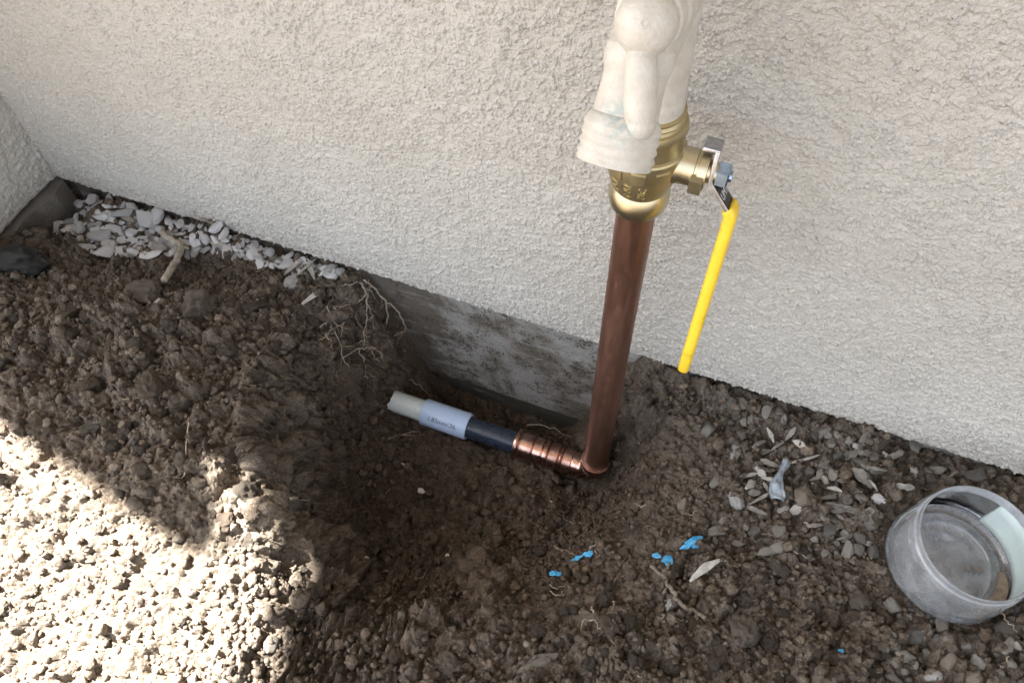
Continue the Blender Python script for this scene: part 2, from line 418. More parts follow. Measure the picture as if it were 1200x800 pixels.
def graded(lo, hi, step, out_lo, out_hi, g=1.22):
    c = list(np.arange(lo, hi + step * .5, step)); s = step
    while c[-1] < out_hi: s *= g; c.append(min(c[-1] + s, out_hi))
    s = step
    while c[0] > out_lo: s *= g; c.insert(0, max(c[0] - s, out_lo))
    return np.array(c)
def bz(pts, n=6):
    """smooth (Catmull-Rom) path through points"""
    p = [np.asarray(q, float) for q in pts]; p = [2 * p[0] - p[1]] + p + [2 * p[-1] - p[-2]]; out = []
    for i in range(1, len(p) - 2):
        for k in range(n):
            t = k / n; a, b_, c_, d = p[i - 1], p[i], p[i + 1], p[i + 2]
            out.append(.5 * (2 * b_ + (c_ - a) * t + (2 * a - 5 * b_ + 4 * c_ - d) * t * t + (3 * b_ - a - 3 * c_ + d) * t ** 3))
    out.append(p[-2]); return out

# ------------------------------------------------------------------ ground: dug earth, hole, heap
ROWS = [
 (.00, [(-30, -.04), (-.64, -.045), (-.615, -.030), (-.58, -.014), (-.5, -.010), (-.4, -.010), (-.33, -.012), (-.295, -.020), (-.275, -.085), (-.25, -.165), (-.23, -.192), (-.1, -.190), (-.092, -.178), (-.071, -.11), (-.054, -.036), (-.038, -.012), (.05, -.013), (.15, -.011), (.3, -.010), (30, -.01)]),
 (-.027, [(-30, -.03), (-.64, -.05), (-.61, -.028), (-.56, -.012), (-.45, -.008), (-.34, -.008), (-.315, -.018), (-.285, -.075), (-.262, -.14), (-.24, -.178), (-.1, -.176), (-.072, -.160), (-.048, -.105), (-.031, -.034), (.03, -.020), (.1, -.012), (.2, -.010), (30, -.01)]),
 (-.05, [(-30, -.02), (-.64, -.050), (-.61, -.03), (-.55, -.012), (-.45, -.004), (-.36, -.002), (-.325, -.012), (-.295, -.055), (-.268, -.12), (-.245, -.149), (-.2, -.152), (-.1, -.152), (-.045, -.150), (-.030, -.115), (-.014, -.07), (.003, -.034), (.03, -.026), (.1, -.014), (.2, -.010), (30, -.01)]),
 (-.12, [(-30, 0), (-.62, .012), (-.5, .022), (-.42, .026), (-.36, .026), (-.320, .016), (-.292, -.05), (-.268, -.125), (-.23, -.160), (-.16, -.162), (-.1, -.150), (-.06, -.122), (-.032, -.075), (-.008, -.034), (.03, -.026), (.08, -.018), (.15, -.012), (.25, -.008), (30, 0)]),
 (-.16, [(-30, 0), (-.5, .026), (-.36, .028), (-.305, .022), (-.283, -.025), (-.266, -.105), (-.243, -.150), (-.18, -.152), (-.13, -.142), (-.09, -.116), (-.058, -.084), (-.022, -.036), (.02, -.022), (.09, -.013), (.25, -.004), (30, 0)]),
 (-.20, [(-30, 0), (-.55, .026), (-.42, .030), (-.33, .028), (-.272, .020), (-.254, -.028), (-.234, -.095), (-.20, -.118), (-.15, -.112), (-.113, -.088), (-.075, -.052), (-.042, -.026), (0, -.017), (.09, -.010), (.25, 0), (30, 0)]),
 (-.235, [(-30, 0), (-.5, .022), (-.33, .026), (-.255, .018), (-.238, -.002), (-.220, -.050), (-.19, -.068), (-.15, -.060), (-.112, -.038), (-.085, -.020), (-.05, -.013), (0, -.009), (.1, -.004), (30, 0)]),
 (-.27, [(-30, 0), (-.5, .020), (-.35, .024), (-.27, .018), (-.234, .012), (-.214, -.010), (-.185, -.020), (-.15, -.014), (-.10, -.006), (-.05, -.004), (.06, -.002), (.2, .004), (30, 0)]),
 (-.33, [(-30, 0), (-.45, .012), (-.28, .014), (-.205, .008), (-.182, .002), (-.15, -.002), (0, 0), (.2, .004), (30, 0)]),
 (-.40, [(-30, 0), (-.4, .006), (-.2, .004), (-.12, -.008), (-.05, -.008), (.05, .002), (30, 0)]),
 (-.50, [(-30, 0), (30, 0)]),
]
GX = graded(-.70, .33, .00125, -40, 40); GY = graded(-.42, .012, .00125, -40, .30)
XX, YY = np.meshgrid(GX, GY, indexing='ij')
rowz = np.array([np.interp(GX, *zip(*r)) for _, r in ROWS[::-1]])       # rows from far-out to the wall
rowy = np.array([r[0] for r in ROWS[::-1]])
def smooth1(a, k, ax):
    ker = np.hanning(k + 2)[1:-1]; ker /= ker.sum()
    pad = [(k // 2, k // 2) if i == ax else (0, 0) for i in range(a.ndim)]
    return np.apply_along_axis(lambda q: np.convolve(q, ker, 'valid'), ax, np.pad(a, pad, mode='edge'))
yi = np.clip(np.searchsorted(rowy, GY) - 1, 0, len(rowy) - 2)
ty = np.clip((GY - rowy[yi]) / (rowy[yi + 1] - rowy[yi]), 0, 1)
ZB = (rowz[yi] * (1 - ty)[:, None] + rowz[yi + 1] * ty[:, None]).T
ZB = smooth1(smooth1(ZB, 13, 0), 15, 1)
WX = XX + .010 * (fbm2(XX * 40, YY * 40, 2, 3) - .5); WY = YY + .010 * (fbm2(XX * 40, YY * 40, 2, 8) - .5)
def blob(cx_, cy_, rx, ry): return np.exp(-(((XX - cx_) / rx) ** 2 + ((YY - cy_) / ry) ** 2))
gxx, gyy = np.gradient(ZB, GX, GY); STEEP = sst(.25, .9, np.hypot(gxx, gyy))
ZB = ZB + .030 * (fbm2(XX * 34 + 3, YY * 34, 3, 44) - .5) * STEEP
JXY = at(1107, 660, z=-.010)
jr = sst(.062, .040, np.hypot(XX - JXY[0], YY - JXY[1]))
ZB = ZB * (1 - jr) - .014 * jr
near = sst(1.6, .8, np.hypot(XX + .1, YY + .2))
SMOOTHED = np.clip(1.1 * blob(-.008, -.11, .036, .07) + .9 * blob(-.05, -.185, .045, .035) + .8 * blob(-.115, -.225, .05, .025), 0, 1)
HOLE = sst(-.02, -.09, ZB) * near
rough = np.clip((1 - .80 * SMOOTHED) * (1 - .15 * HOLE) + .25 * STEEP, 0, 1.1) * (1 - .50 * sst(-.20, -.26, YY) * sst(-.20, -.27, XX))
gxs, gys = np.gradient(ZB, GX, GY); gxs *= near; gys *= near
ZR = (np.clip(ZB, -.16, .0) + .15) * near
AU = XX - ZR * (1 - 2 * sst(-.20, -.11, XX)); AV = YY - .35 * ZR * sst(-.09, -.15, YY)
fa, fb = fbm2(XX * 190, YY * 190, 3, 12) - .5, fbm2(XX * 190, YY * 190, 3, 15) - .5
fc_, fd_ = fbm2(XX * 620, YY * 620, 2, 18) - .5, fbm2(XX * 620, YY * 620, 2, 21) - .5
ux = AU + .0065 * fa + .0022 * fc_; uy = AV + .0065 * fb + .0022 * fd_
D = (fbm2(WX * 26, WY * 26, 3, 1) - .5) * .022 * (.35 + .65 * rough)
D = D + .0150 * worley(ux, uy, .021, 2) * sst(.35, .65, fbm2(XX * 20, YY * 20, 2, 30)) * rough
D = D + .0070 * worley(ux, uy, .0105, 3) * rough + .0052 * worley(ux, uy, .0060, 4) * (.35 + .65 * rough)
D = D + .0038 * worley(ux, uy, .0036, 6) * (.45 + .55 * rough) + .0030 * (fbm2(AU * 300, AV * 300, 3, 9, .6) - .5)
DV = (D - .009) * np.clip(.006 / np.maximum(np.gradient(GX)[:, None], np.gradient(GY)[None, :]), .25, 1) * (1 - .75 * jr)
nl = np.sqrt(1 + gxs ** 2 + gys ** 2); wall_side = sst(-.004, -.020, YY)
ZT = ZB + DV / nl ** .5
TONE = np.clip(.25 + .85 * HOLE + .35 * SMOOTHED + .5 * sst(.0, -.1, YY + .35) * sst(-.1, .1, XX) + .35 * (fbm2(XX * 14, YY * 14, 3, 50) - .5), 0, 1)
TONE = TONE * (1 - .6 * sst(-.205, -.235, YY) * sst(-.205, -.245, XX))  # greyer, paler soil colour over the sun patch, to help it look bright
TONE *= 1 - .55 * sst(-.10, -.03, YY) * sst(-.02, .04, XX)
SUN_PALE = sst(-.205, -.235, YY) * sst(-.205, -.245, XX) * near  # soil colour lightened in the sunlit corner to brighten the sun patch
RNDM = np.clip(.45 + .38 * SUN_PALE + .9 * (fbm2(XX * 120, YY * 120, 3, 60) - .5), 0, .9)
gv = np.stack([XX - gxs / nl * DV * wall_side, YY - gys / nl * DV * wall_side, ZB + DV / nl], -1).reshape(-1, 3)
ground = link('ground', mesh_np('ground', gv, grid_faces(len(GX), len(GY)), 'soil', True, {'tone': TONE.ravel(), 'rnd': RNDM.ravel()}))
tag(ground, kind='structure')
def samp(A, x, y):
    i = np.clip(np.searchsorted(GX, x) - 1, 0, len(GX) - 2); j = np.clip(np.searchsorted(GY, y) - 1, 0, len(GY) - 2)
    a = (x - GX[i]) / (GX[i + 1] - GX[i]); c = (y - GY[j]) / (GY[j + 1] - GY[j])
    return (A[i, j] * (1 - a) + A[i + 1, j] * a) * (1 - c) + (A[i, j + 1] * (1 - a) + A[i + 1, j + 1] * a) * c
ZS = smooth1(smooth1(ZT, 7, 0), 7, 1)
def hz(x, y): return float(samp(ZS, np.float64(x), np.float64(y)))
def place(px, py, lift=0.0):
    r = ray(px, py); t = .30
    while t < 1.4:
        p = CAM + r * t
        if p[2] <= hz(p[0], p[1]) + lift or p[1] > .001: break
        t += .0015
    return CAM + r * t
def nrm(x, y, e=.006):
    v = Vector((hz(x - e, y) - hz(x + e, y), hz(x, y - e) - hz(x, y + e), 2 * e)); v.normalize(); return v

# ------------------------------------------------------------------ house wall, foundation, added shade sheet
house = tag(empty('house', (0, 0, 0)), 'house corner of pale rough stucco above a bare concrete foundation', 'house')
def stucco_h(u, v):
    lf = fbm2(u * 22, v * 22, 2, 70)
    uw = u + .0005 * (fbm2(u * 420, v * 420, 2, 71) - .5) * 2; vw = v + .0005 * (fbm2(u * 420, v * 420, 2, 72) - .5) * 2
    a = fbm2(uw / .0030, vw / .0024, 2, 73, .5)
    nub = np.maximum(worley(uw, vw * 1.2, .0027, 74) - .25, 0) * sst(.36, .56, a)
    return .0023 * nub * (.6 + .8 * lf) + .0015 * worley(uw, vw * 1.15, .0017, 75) * sst(.35, .6, fbm2(u / .005, v / .005, 2, 76)) + .0010 * (fbm2(u * 60, v * 60, 2, 81) - .5)
def stucco_sheet(us, vs, to_world, flip, core):
    U, V = np.meshgrid(us, vs, indexing='ij'); H = stucco_h(U, V)
    H = H * np.clip(.0022 / np.maximum(np.gradient(us)[:, None], np.gradient(vs)[None, :]), 0, 1)   # no relief finer than the mesh far from the tap
    edge = .0022 * (fbm2(us * 160, us * 0 + 3, 3, 90) - .5) + .004 * (fbm2(us * 22, us * 0, 2, 91) - .5)
    V = V.copy(); V[:, 0] += edge; V[:, 1] += edge * .8; V[:, 2] += edge * .5
    H[:, 0] -= .0012
    v = to_world(U, V, H).reshape(-1, 3); f = grid_faces(len(us), len(vs), flip)
    u0 = us; back_ = to_world(u0, V[:, 0] + .0005, np.full_like(u0, -.022))
    n0 = len(v); k = np.arange(len(us) - 1); i0 = k * len(vs); i1 = (k + 1) * len(vs)
    q = np.stack([n0 + k, n0 + k + 1, i1, i0], 1)
    v = np.concatenate([v, back_]); f = np.concatenate([f, q[:, ::-1] if flip else q])
    bx = MB(); bx.box(*core); n0 = len(v)
    v = np.concatenate([v, np.array(bx.v)]); f = np.concatenate([f, np.array(bx.f) + n0])
    return v, f
WALL_TOP = 1.75
us = graded(-.634, .29, .00068, -.634, 3.0); vs = graded(0, .355, .00068, 0, WALL_TOP)
v, f = stucco_sheet(us, vs, lambda u, v_, h: np.stack([u, -h, v_], -1), False, ((-.61, .024, .002), (3.0, .20, WALL_TOP)))
link('wall', mesh_np('wall', v, f, 'stucco'), house)
us = graded(-.165, -.0005, .0013, -.165, -.0005); vs = graded(0, .42, .0013, 0, WALL_TOP)
v, f = stucco_sheet(us, vs, lambda u, v_, h: np.stack([-.634 + h, u, v_], -1), False, ((-1.3, -.163, .002), (-.657, .20, WALL_TOP)))
ww = link('wall', mesh_np('wall', v, f, 'stucco'), house)
mb = MB(); mb.box((-.626, .007, -.1535), (3.0, .20, -.001)); mb.build('foundation', 'concrete', house)
mb = MB(); mb.box((-.626, .013, -.40), (3.0, .20, -.1565)); fd = mb.build('foundation', 'damp_concrete', house)
fd['label'] = 'damp dark lower strip of the foundation'
mb = MB(); mb.box((-1.29, -.159, -.40), (-.640, .006, -.001))
v0 = []
for i in range(9):
    x_, y_ = -.627 + .003 * math.sin(i * 2.1), -.155 + i * .0195
    v0.append((x_, y_))
for i in range(8):
    (xa, ya), (xb, yb) = v0[i], v0[i + 1]
    mb.add([(xa + .012, ya, -.4), (xb + .012, yb, -.4), (xb, yb, -.004), (xa, ya, -.004), (-.65, ya, -.002), (-.65, yb, -.002)], [(0, 1, 2, 3), (3, 2, 5, 4)])
fd = mb.build('foundation', 'brown_concrete', house, angle=80); fd['label'] = 'brown footing below the short side wall'
# added unseen sheet, cut to the wanted sun patch; it shades everything but the lit corner of the ground
def shade_pt(px, py):
    p = place(px, py); return p + TO_SUN * ((WALL_TOP - p[2]) / TO_SUN[2])
lit = [shade_pt(*q)[:2] for q in [(0, 497), (110, 574), (214, 644), (247, 642)]]
sh = TO_SUN / TO_SUN[2]
lit += [(p + sh * (WALL_TOP - p[2]))[:2] for p in [at(*q, z=.017) for q in [(264, 556), (309, 564), (313, 640), (300, 720), (292, 800)]]]
lit = [np.array([-4.5, lit[0][1] + .02]), lit[0] + np.array([-.35, .03])] + lit + [lit[-1] + np.array([.16, -.80])]
poly = [(-4.5, 0.0)] + [tuple(q) for q in lit] + [(3.0, lit[-1][1]), (3.0, 0.0)]
n = len(poly)
me = bpy.data.meshes.new('shade_sheet'); bm = bmesh.new()
lo = [bm.verts.new((x, y, WALL_TOP)) for x, y in poly]; hi = [bm.verts.new((x, y, WALL_TOP + .012)) for x, y in poly]
bm.faces.new(lo); bm.faces.new(hi)
for i in range(n): bm.faces.new((lo[i], lo[(i + 1) % n], hi[(i + 1) % n], hi[i]))
bm.normal_update(); bmesh.ops.triangulate(bm, faces=[q for q in bm.faces if len(q.verts) > 4]); bmesh.ops.recalc_face_normals(bm, faces=bm.faces)
bm.to_mesh(me); bm.free(); me.materials.append(MATS['shade_sheet_mat']); link('shade_sheet', me, house)

# ------------------------------------------------------------------ tap assembly
AX, AY = -.053, -.050
EX, EY, EZ = np.eye(3)
tap = tag(empty('outdoor_tap', (0, 0, 0)), 'cream painted garden tap on a brown copper riser pipe with brass ball valve', 'outdoor tap')
ZP = -.131                                            # axis height of the buried pipe
frz = (np.array([AX, AY, 0]), EX, EY, EZ)
mb = MB(); mb.lathe([(.0111, ZP + .012), (.0111, .05), (.0111, .13), (.0111, .230)], frz, 48, False); mb.build('riser_pipe', 'aged_copper', tap)
# elbow with crimped socket
mb = MB(); rb = .0150
pts = []
for i in range(9):
    a = i / 8 * math.pi / 2; pts.append(np.array([AX - rb + rb * math.sin(a), AY, ZP + rb - rb * math.cos(a)]))
mb.tube(pts, .0122, 32, False)
mb.lathe([(.0124, ZP + rb - .001), (.0126, ZP + rb + .004), (.0140, ZP + rb + .005), (.0142, ZP + rb + .0065), (.0136, ZP + rb + .008), (.0112, ZP + rb + .0082)], frz, 40, False)
mb.build('elbow', 'bright_copper', tap)
frx = (np.array([0, AY, ZP]), EY, EZ, EX)
prof = [(.0106, -.1315), (.0143, -.1312), (.0147, -.1295), (.0143, -.1280), (.0122, -.1272)]
for x0_, x1_, r_ in ((-.1262, -.1135, .0127), (-.1128, -.1040, .0130), (-.1033, -.0985, .0122), (-.0978, -.0880, .0127), (-.0872, -.0846, .0120), (-.0840, -.0745, .0125)):
    prof += [(r_ - .0010, x0_), (r_, x0_ + .0007), (r_ + .0002, (x0_ + x1_) / 2), (r_, x1_ - .0007), (r_ - .0010, x1_)]
prof += [(.0117, -.0738), (.0118, -.0670)]
mb = MB(); mb.lathe(prof, frx, 40, False); mb.build('crimp_sleeve', 'bright_copper', tap, angle=24)
mb = MB(); mb.lathe([(.0107, -.200), (.0107, -.16), (.0107, -.128)], frx, 36, False); mb.build('dark_pipe', 'dark_plastic', tap)
mb = MB(); mb.lathe([(.0105, -.2275), (.0128, -.2275), (.0131, -.2268), (.0131, -.2), (.0131, -.1805), (.0128, -.1798), (.0107, -.1798)], frx, 44, False)
cs = mb.build('coupling', 'blue_white_plastic', tap)
mb = MB(); v = []; f = []; N = 36
for i, x in enumerate((-.2625, -.255, -.24, -.2272)):
    for k in range(N):
        t = 2 * math.pi * k / N; dx = (.004 * (vn2(np.array([k * .55]), np.array([.3]), 5)[0] - .3) if i == 0 else 0)
        v.append((x + dx, AY + .0106 * math.cos(t), ZP + .0106 * math.sin(t)))
for i in range(3):
    for k in range(N): q = (k + 1) % N; f.append((i * N + k, i * N + q, (i + 1) * N + q, (i + 1) * N + k))
f.append(tuple(range(N - 1, -1, -1))); mb.add(v, f); mb.build('white_pipe', 'white_plastic', tap)

def text_mesh(txt, size, ext):
    c_ = bpy.data.curves.new('lettering', 'FONT'); c_.body = txt; c_.size = size; c_.extrude = ext; c_.align_x = 'CENTER'; c_.align_y = 'CENTER'
    c_.resolution_u = 3
    o = bpy.data.objects.new('lettering', c_); COL.objects.link(o); bpy.context.view_layer.update()
    me = bpy.data.meshes.new_from_object(o.evaluated_get(bpy.context.evaluated_depsgraph_get()))
    bpy.data.objects.remove(o); bpy.data.curves.remove(c_); return me
def put_text(txt, size, ext, mat, parent, fn, name='lettering'):
    me = text_mesh(txt, size, ext); me.materials.clear(); me.materials.append(MATS[mat])
    bm = bmesh.new(); bm.from_mesh(me); bmesh.ops.subdivide_edges(bm, edges=[e for e in bm.edges if e.calc_length() > size * .25], cuts=1)
    for q in bm.verts: q.co = Vector(fn(*q.co))
    bmesh.ops.recalc_face_normals(bm, faces=bm.faces); bm.to_mesh(me); bm.free(); return link(name, me, parent)
def on_sleeve(u, v_, h):                             # printed line along the coupling, read from the camera side
    a = math.radians(42) + v_ / .0131
    r_ = .01325 + h
    return (-.2035 + u, AY - r_ * math.cos(a), ZP + r_ * math.sin(a))
put_text('1.82mm/.36.', .0062, .00006, 'ink', cs, on_sleeve)

# brass ball valve
mb = MB()
mb.lathe([(.0113, .2230), (.0146, .2230), (.0160, .2255), (.0169, .2300), (.0166, .2340), (.0155, .2370), (.0147, .2385)], frz, 56, False)
mb.build('valve_collar', 'satin_brass', tap, angle=60)
mb = MB()
mb.lathe([(.0145, .2380), (.0156, .2395), (.0172, .2440), (.0188, .2500), (.0198, .2560), (.0203, .2620), (.0203, .2665), (.0197, .2675), (.0186, .2682), (.0183, .2720), (.0183, .2755),
          (.0186, .2766), (.0190, .2785), (.0190, .2815), (.0183, .2835), (.0168, .284), (.0162, .2855), (.0170, .287), (.0160, .2885), (.0166, .290), (.0150, .291)], frz, 64, False)
vb = mb.build('valve_body', 'brass', tap, angle=25)
mb = MB()                                             # raised blocks round the shoulder
for k in range(10):
    a0 = -2.9 + k * .62
    sec = [(.0188, .2545), (.0209, .2560), (.0211, .2625), (.0190, .2640)]
    path = [(np.array([AX, AY, 0]), np.array([math.cos(a), math.sin(a), 0]), EZ) for a in np.linspace(a0, a0 + .36, 5)]
    mb.sweep(path, sec)
mb.build('shoulder_block', 'brass', vb, angle=30)
def on_body(a0, z0):
    def fn(u, v_, h):                                 # text turned so that it reads up the body
        z = z0 + u * 1.0; a = a0 + v_ / .0165
        r_ = np.interp(z, [.238, .2395, .244, .250, .256], [.0145, .0156, .0172, .0188, .0198]) + .0003 + h
        return (AX + r_ * math.cos(a), AY + r_ * math.sin(a), z)
    return fn
for k, tx in enumerate(('ADJ', '2-5N', 'SAC')):
    put_text(tx, .0056, .00045, 'satin_brass', vb, on_body(math.radians(-126 + 25 * k), .2470))
# stem, stop lugs, steel lever, nut
ZV = .258
frs = (np.array([0, AY, ZV]), EY, EZ, EX)
mb = MB(); mb.lathe([(.0112, AX + .013), (.0106, AX + .018), (.0098, AX + .0195), (.0098, -.0262), (.0092, -.0258), (.0092, -.0245), (.0104, -.0242), (.0104, -.0198), (.0064, -.0196), (.0050, -.013)], frs, 44, True)
mb.box((-.0275, AY - .0035, ZV - .0150), (-.0210, AY + .0040, ZV - .0085)); mb.box((-.0268, AY - .0140, ZV - .0035), (-.0205, AY - .0085, ZV + .0035))
vs_ = mb.build('valve_stem', 'satin_brass', tap, angle=30)
mb = MB()
hexp = [(.0070 * math.cos(math.pi / 3 * k + .3), .0070 * math.sin(math.pi / 3 * k + .3)) for k in range(6)]
mb.sweep([(np.array([x, AY, ZV]), EY * s, EZ * s) for x, s in ((-.0150, 1), (-.0095, 1), (-.0088, .88))], hexp)
mb.lathe([(.0030, -.0088), (.0030, -.0075)], frs, 20, True)
mb.build('hex_nut', 'blue_zinc', tap, angle=25)
LU = np.array([0, -.22, -.9755]); LW = np.array([0, -.9755, .22])
P0 = np.array([-.0172, AY, ZV])
def lev(s_, x): return P0 + LU * s_ + EX * x
def strip(path, hw, ht, rnd_=False):
    """path: (s, x); rectangular or rounded section, width along LW"""
    pts_ = [lev(*q) for q in path]; res = []
    for i, p in enumerate(pts_):
        t = pts_[min(i + 1, len(pts_) - 1)] - pts_[max(i - 1, 0)]; t /= np.linalg.norm(t)
        res.append((p, LW, np.cross(t, LW)))
    sec = []
    if rnd_:
        for k in range(20):
            a = 2 * math.pi * k / 20; ca, sa = math.cos(a), math.sin(a)
            sec.append((hw * math.copysign(abs(ca) ** .45, ca), ht * math.copysign(abs(sa) ** .7, sa)))
    else: sec = [(-hw, -ht), (hw, -ht), (hw, ht), (-hw, ht)]
    return res, sec
JOG = [(-.0145, 0), (.001, 0), (.0038, .0008), (.0180, .0135), (.0200, .0144), (.0225, .0146), (.0300, .0146)]
mb = MB(); mb.sweep(*strip(JOG, .0064, .0011)); mb.sweep(*strip([(-.0145, -.0075), (-.0145, -.003), (-.0143, .0011)], .0062, .0011))
lever = mb.build('lever', 'zinc_steel', tap, angle=30, bevel=.0004)
g_path = bz([(np.array([s_, x, 0])) for s_, x in [(.0165, .0119), (.0182, .0136), (.0202, .0145), (.024, .0147), (.05, .0147), (.09, .0147), (.136, .0147)]], 4)
gp = [(q[0], q[1]) for q in g_path]
pa, sec = strip(gp, .0070, .0036, True)
pa2 = []
for i, (o, a, bb) in enumerate(pa):
    e = min(i, 1) ; k = 1.0
    if i == 0: k = .9
    if i == len(pa) - 1: k = .8
    pa2.append((o, a * k, bb * k))
o_, a_, b_ = pa2[-1]; pa2[-1] = (o_ - LU * .0008, a_ / .8 * .97, b_ / .8 * .97); pa2.append((o_ + LU * .0006, a_ / .8 * .8, b_ / .8 * .75))
mb = MB(); mb.sweep(pa2, sec); mb.build('grip', 'yellow_vinyl', lever, angle=55)
# black printed plate on the outer face of the lever's bent neck
ta = lev(.0180, .0135) - lev(.0038, .0008); ta /= np.linalg.norm(ta); tn = np.cross(ta, LW)
if tn.dot(CAM - lev(.012, .007)) < 0: tn = -tn
cmid = (lev(.0180, .0135) + lev(.0038, .0008)) / 2 + tn * .00135
mb = MB(); mb.sweep([(cmid + ta * s_, LW, tn) for s_ in (-.0085, .0085)], [(-.0058, -.0002), (.0058, -.0002), (.0058, .0001), (-.0058, .0001)])
mb.build('label_plate', 'black_print', lever, smooth=False)
put_text('UMT', .0062, .00005, 'white_print', lever, lambda u, v_, h: cmid + LW * (-u) * .9 + ta * (-v_) + tn * (.00022 + h))

# cream painted spigot, grown together under thick paint
BC = np.array([AX, AY, 0])
def ico(center, r_, sc=(1, 1, 1), rot=None):
    bm = bmesh.new(); bmesh.ops.create_icosphere(bm, subdivisions=3, radius=1)
    vv = np.array([q.co[:] for q in bm.verts]) * np.array(sc) * r_; ff = [[q.index for q in fc.verts] for fc in bm.faces]; bm.free()
    return vv + np.asarray(center), ff
def perp(ax):
    a = np.cross(ax, EX if abs(ax[0]) < .8 else EZ); a /= np.linalg.norm(a); return a, np.cross(ax, a)
def cyl(mb_, p0, p1, prof):
    ax = np.asarray(p1) - np.asarray(p0); L = np.linalg.norm(ax); ax /= L; a, bb = perp(ax)
    mb_.lathe([(r_, h * L) for r_, h in prof], (np.asarray(p0), a, bb, ax), 32, True)
ball = at(757, 28, d=.272); tip = at(750, 146, d=.288); out_ = at(723, 176, d=.303); SPA = np.array([0, -.57, -.82]); neck0 = out_ - SPA * .034
ax_s = out_ - neck0; Ls = np.linalg.norm(ax_s); ax_s /= Ls
mb = MB()
mb.lathe([(.0150, .2895), (.0152, .297), (.0146, .300), (.0142, .33), (.0140, .38), (.0140, .42)], frz, 40, True)     # upright inlet body
hub = np.array([AX + .002, AY - .012, .362])
mb.add(*ico(hub + np.array([0, .000, .002]), .0158))
cyl(mb, hub + np.array([-.001, -.002, .000]), neck0, [(.0150, 0), (.0138, .6), (.0130, 1)])
cyl(mb, neck0 - ax_s * .004, out_ - ax_s * .010, [(.0132, 0), (.0121, .3), (.0120, .55), (.0130, 1)])
mb.add(*ico(neck0, .0134)); ball_ax = ball - hub; ball_ax /= np.linalg.norm(ball_ax)
cyl(mb, hub, ball - ball_ax * .004, [(.0150, 0), (.0146, .45), (.0146, .62), (.0138, .66), (.0138, .80), (.0128, .84), (.0122, 1)])
sp_o = mb.build('spigot', 'painted_brass', tap)
def rem(o, vox, it):
    m = o.modifiers.new('remesh', 'REMESH'); m.mode = 'VOXEL'; m.voxel_size = vox; m.use_smooth_shade = True
    m = o.modifiers.new('smooth', 'SMOOTH'); m.iterations = it; m.factor = .5
rem(sp_o, .0006, 5)
mb = MB(); a_s, b_s = perp(ax_s)
th = [(.0128, -.0135), (.0140, -.0118)]
for k in range(4):
    h0 = -.0105 + k * .0036; th += [(.0146, h0), (.0152, h0 + .0011), (.0153, h0 + .0018), (.0146, h0 + .0029)]
th += [(.0150, .0042), (.0147, .0052), (.0120, .0052), (.0115, -.002)]
mb.lathe(th, (out_, a_s, b_s, ax_s), 48, True)
mb.build('hose_thread', 'painted_brass', sp_o, angle=70)
mb = MB()
mb.add(*ico(ball, .0112, (1, 1, 1)))
sv = np.array([0, -.55, .84]); 
fing = bz([ball + np.array([0, -.003, -.008]), ball * .62 + tip * .38 + np.array([0, -.0035, .001]), tip], 6)
rr = np.interp(np.linspace(0, 1, len(fing)), [0, .25, .55, .85, 1], [.0050, .0052, .0058, .0063, .0056])
mb.tube(fing, list(rr), 24, True); mb.add(*ico(tip, .0060))
hd = mb.build('tap_handle', 'painted_brass', tap); rem(hd, .0005, 3)
dirb = CAM - ball; dirb /= np.linalg.norm(dirb)
mb = MB(); a_, b_ = perp(dirb)
mb.lathe([(.0003, .0104), (.0006, .0110), (.0009, .01135), (.0014, .01135), (.0020, .0110), (.0022, .0098)], (ball + np.array([-.0006, 0, 0]), a_, b_, dirb), 24, True)
mb.build('handle_screw', 'painted_brass', hd)
STAIN.inputs[1].default_value = tuple(at(731, 146, d=.292))

# ------------------------------------------------------------------ clear plastic jar
JC = at(1107, 660, z=-.010)
jar = tag(empty('plastic_jar', tuple(JC)), 'open scuffed clear plastic jar standing on the soil beside the wall', 'jar')
jar.rotation_euler = (math.radians(2), math.radians(1.5), 0)
frj = (np.zeros(3), EX, EY, EZ)
def jl(prof, name, mat, parent=jar, n=72):
    m_ = MB(); m_.lathe(prof, frj, n, False); return m_.build(name, mat, parent, angle=50)
JH = .050
jl([(.0, .0015), (.010, .0022), (.030, .0012), (.0385, .0006), (.0415, .003), (.0431, .006), (.0432, .010), (.0420, .025), (.0408, .038), (.0402, .0415), (.0388, .0435)], 'body', 'clear_plastic')
jl([(.0385, .0430), (.0392, .0440), (.0384, .0450), (.0378, .0470), (.0386, .0490), (.0388, .0505), (.0383, .0511), (.0376, .0511), (.0371, .0502), (.0369, .0470), (.0372, .0430)], 'rim', 'rim_plastic')
jl([(.0, .0034), (.012, .0040), (.020, .0034), (.0275, .0036), (.0290, .0050), (.0305, .0040), (.036, .0030)], 'base_ring', 'clear_plastic')
mb = MB(); v = []; f = []
A0, A1 = math.radians(-34), math.radians(66); NA = 26
for i in range(NA):
    a = A0 + (A1 - A0) * i / (NA - 1)
    for (r_, h) in ((.0416, .0065), (.0420, .012), (.0408, .028), (.0396, .0405)):
        v.append(((r_) * math.cos(a), r_ * math.sin(a), h))
for i in range(NA - 1):
    for k in range(3): f.append((i * 4 + k, (i + 1) * 4 + k, (i + 1) * 4 + k + 1, i * 4 + k + 1))
mb.add(v, f); pl = mb.build('paper_label', 'paper', jar); m_ = pl.modifiers.new('thick', 'SOLIDIFY'); m_.thickness = .0003; m_.offset = 1
mb = MB(); path = []
for i in range(24):
    a = math.radians(-75 + 85 * i / 23); k = math.sin(math.pi * (i + .5) / 24) ** .5
    path.append((np.array([.0355 * math.cos(a), .0355 * math.sin(a), .0045]), np.array([math.cos(a), math.sin(a), 0]) * k, EZ * k))
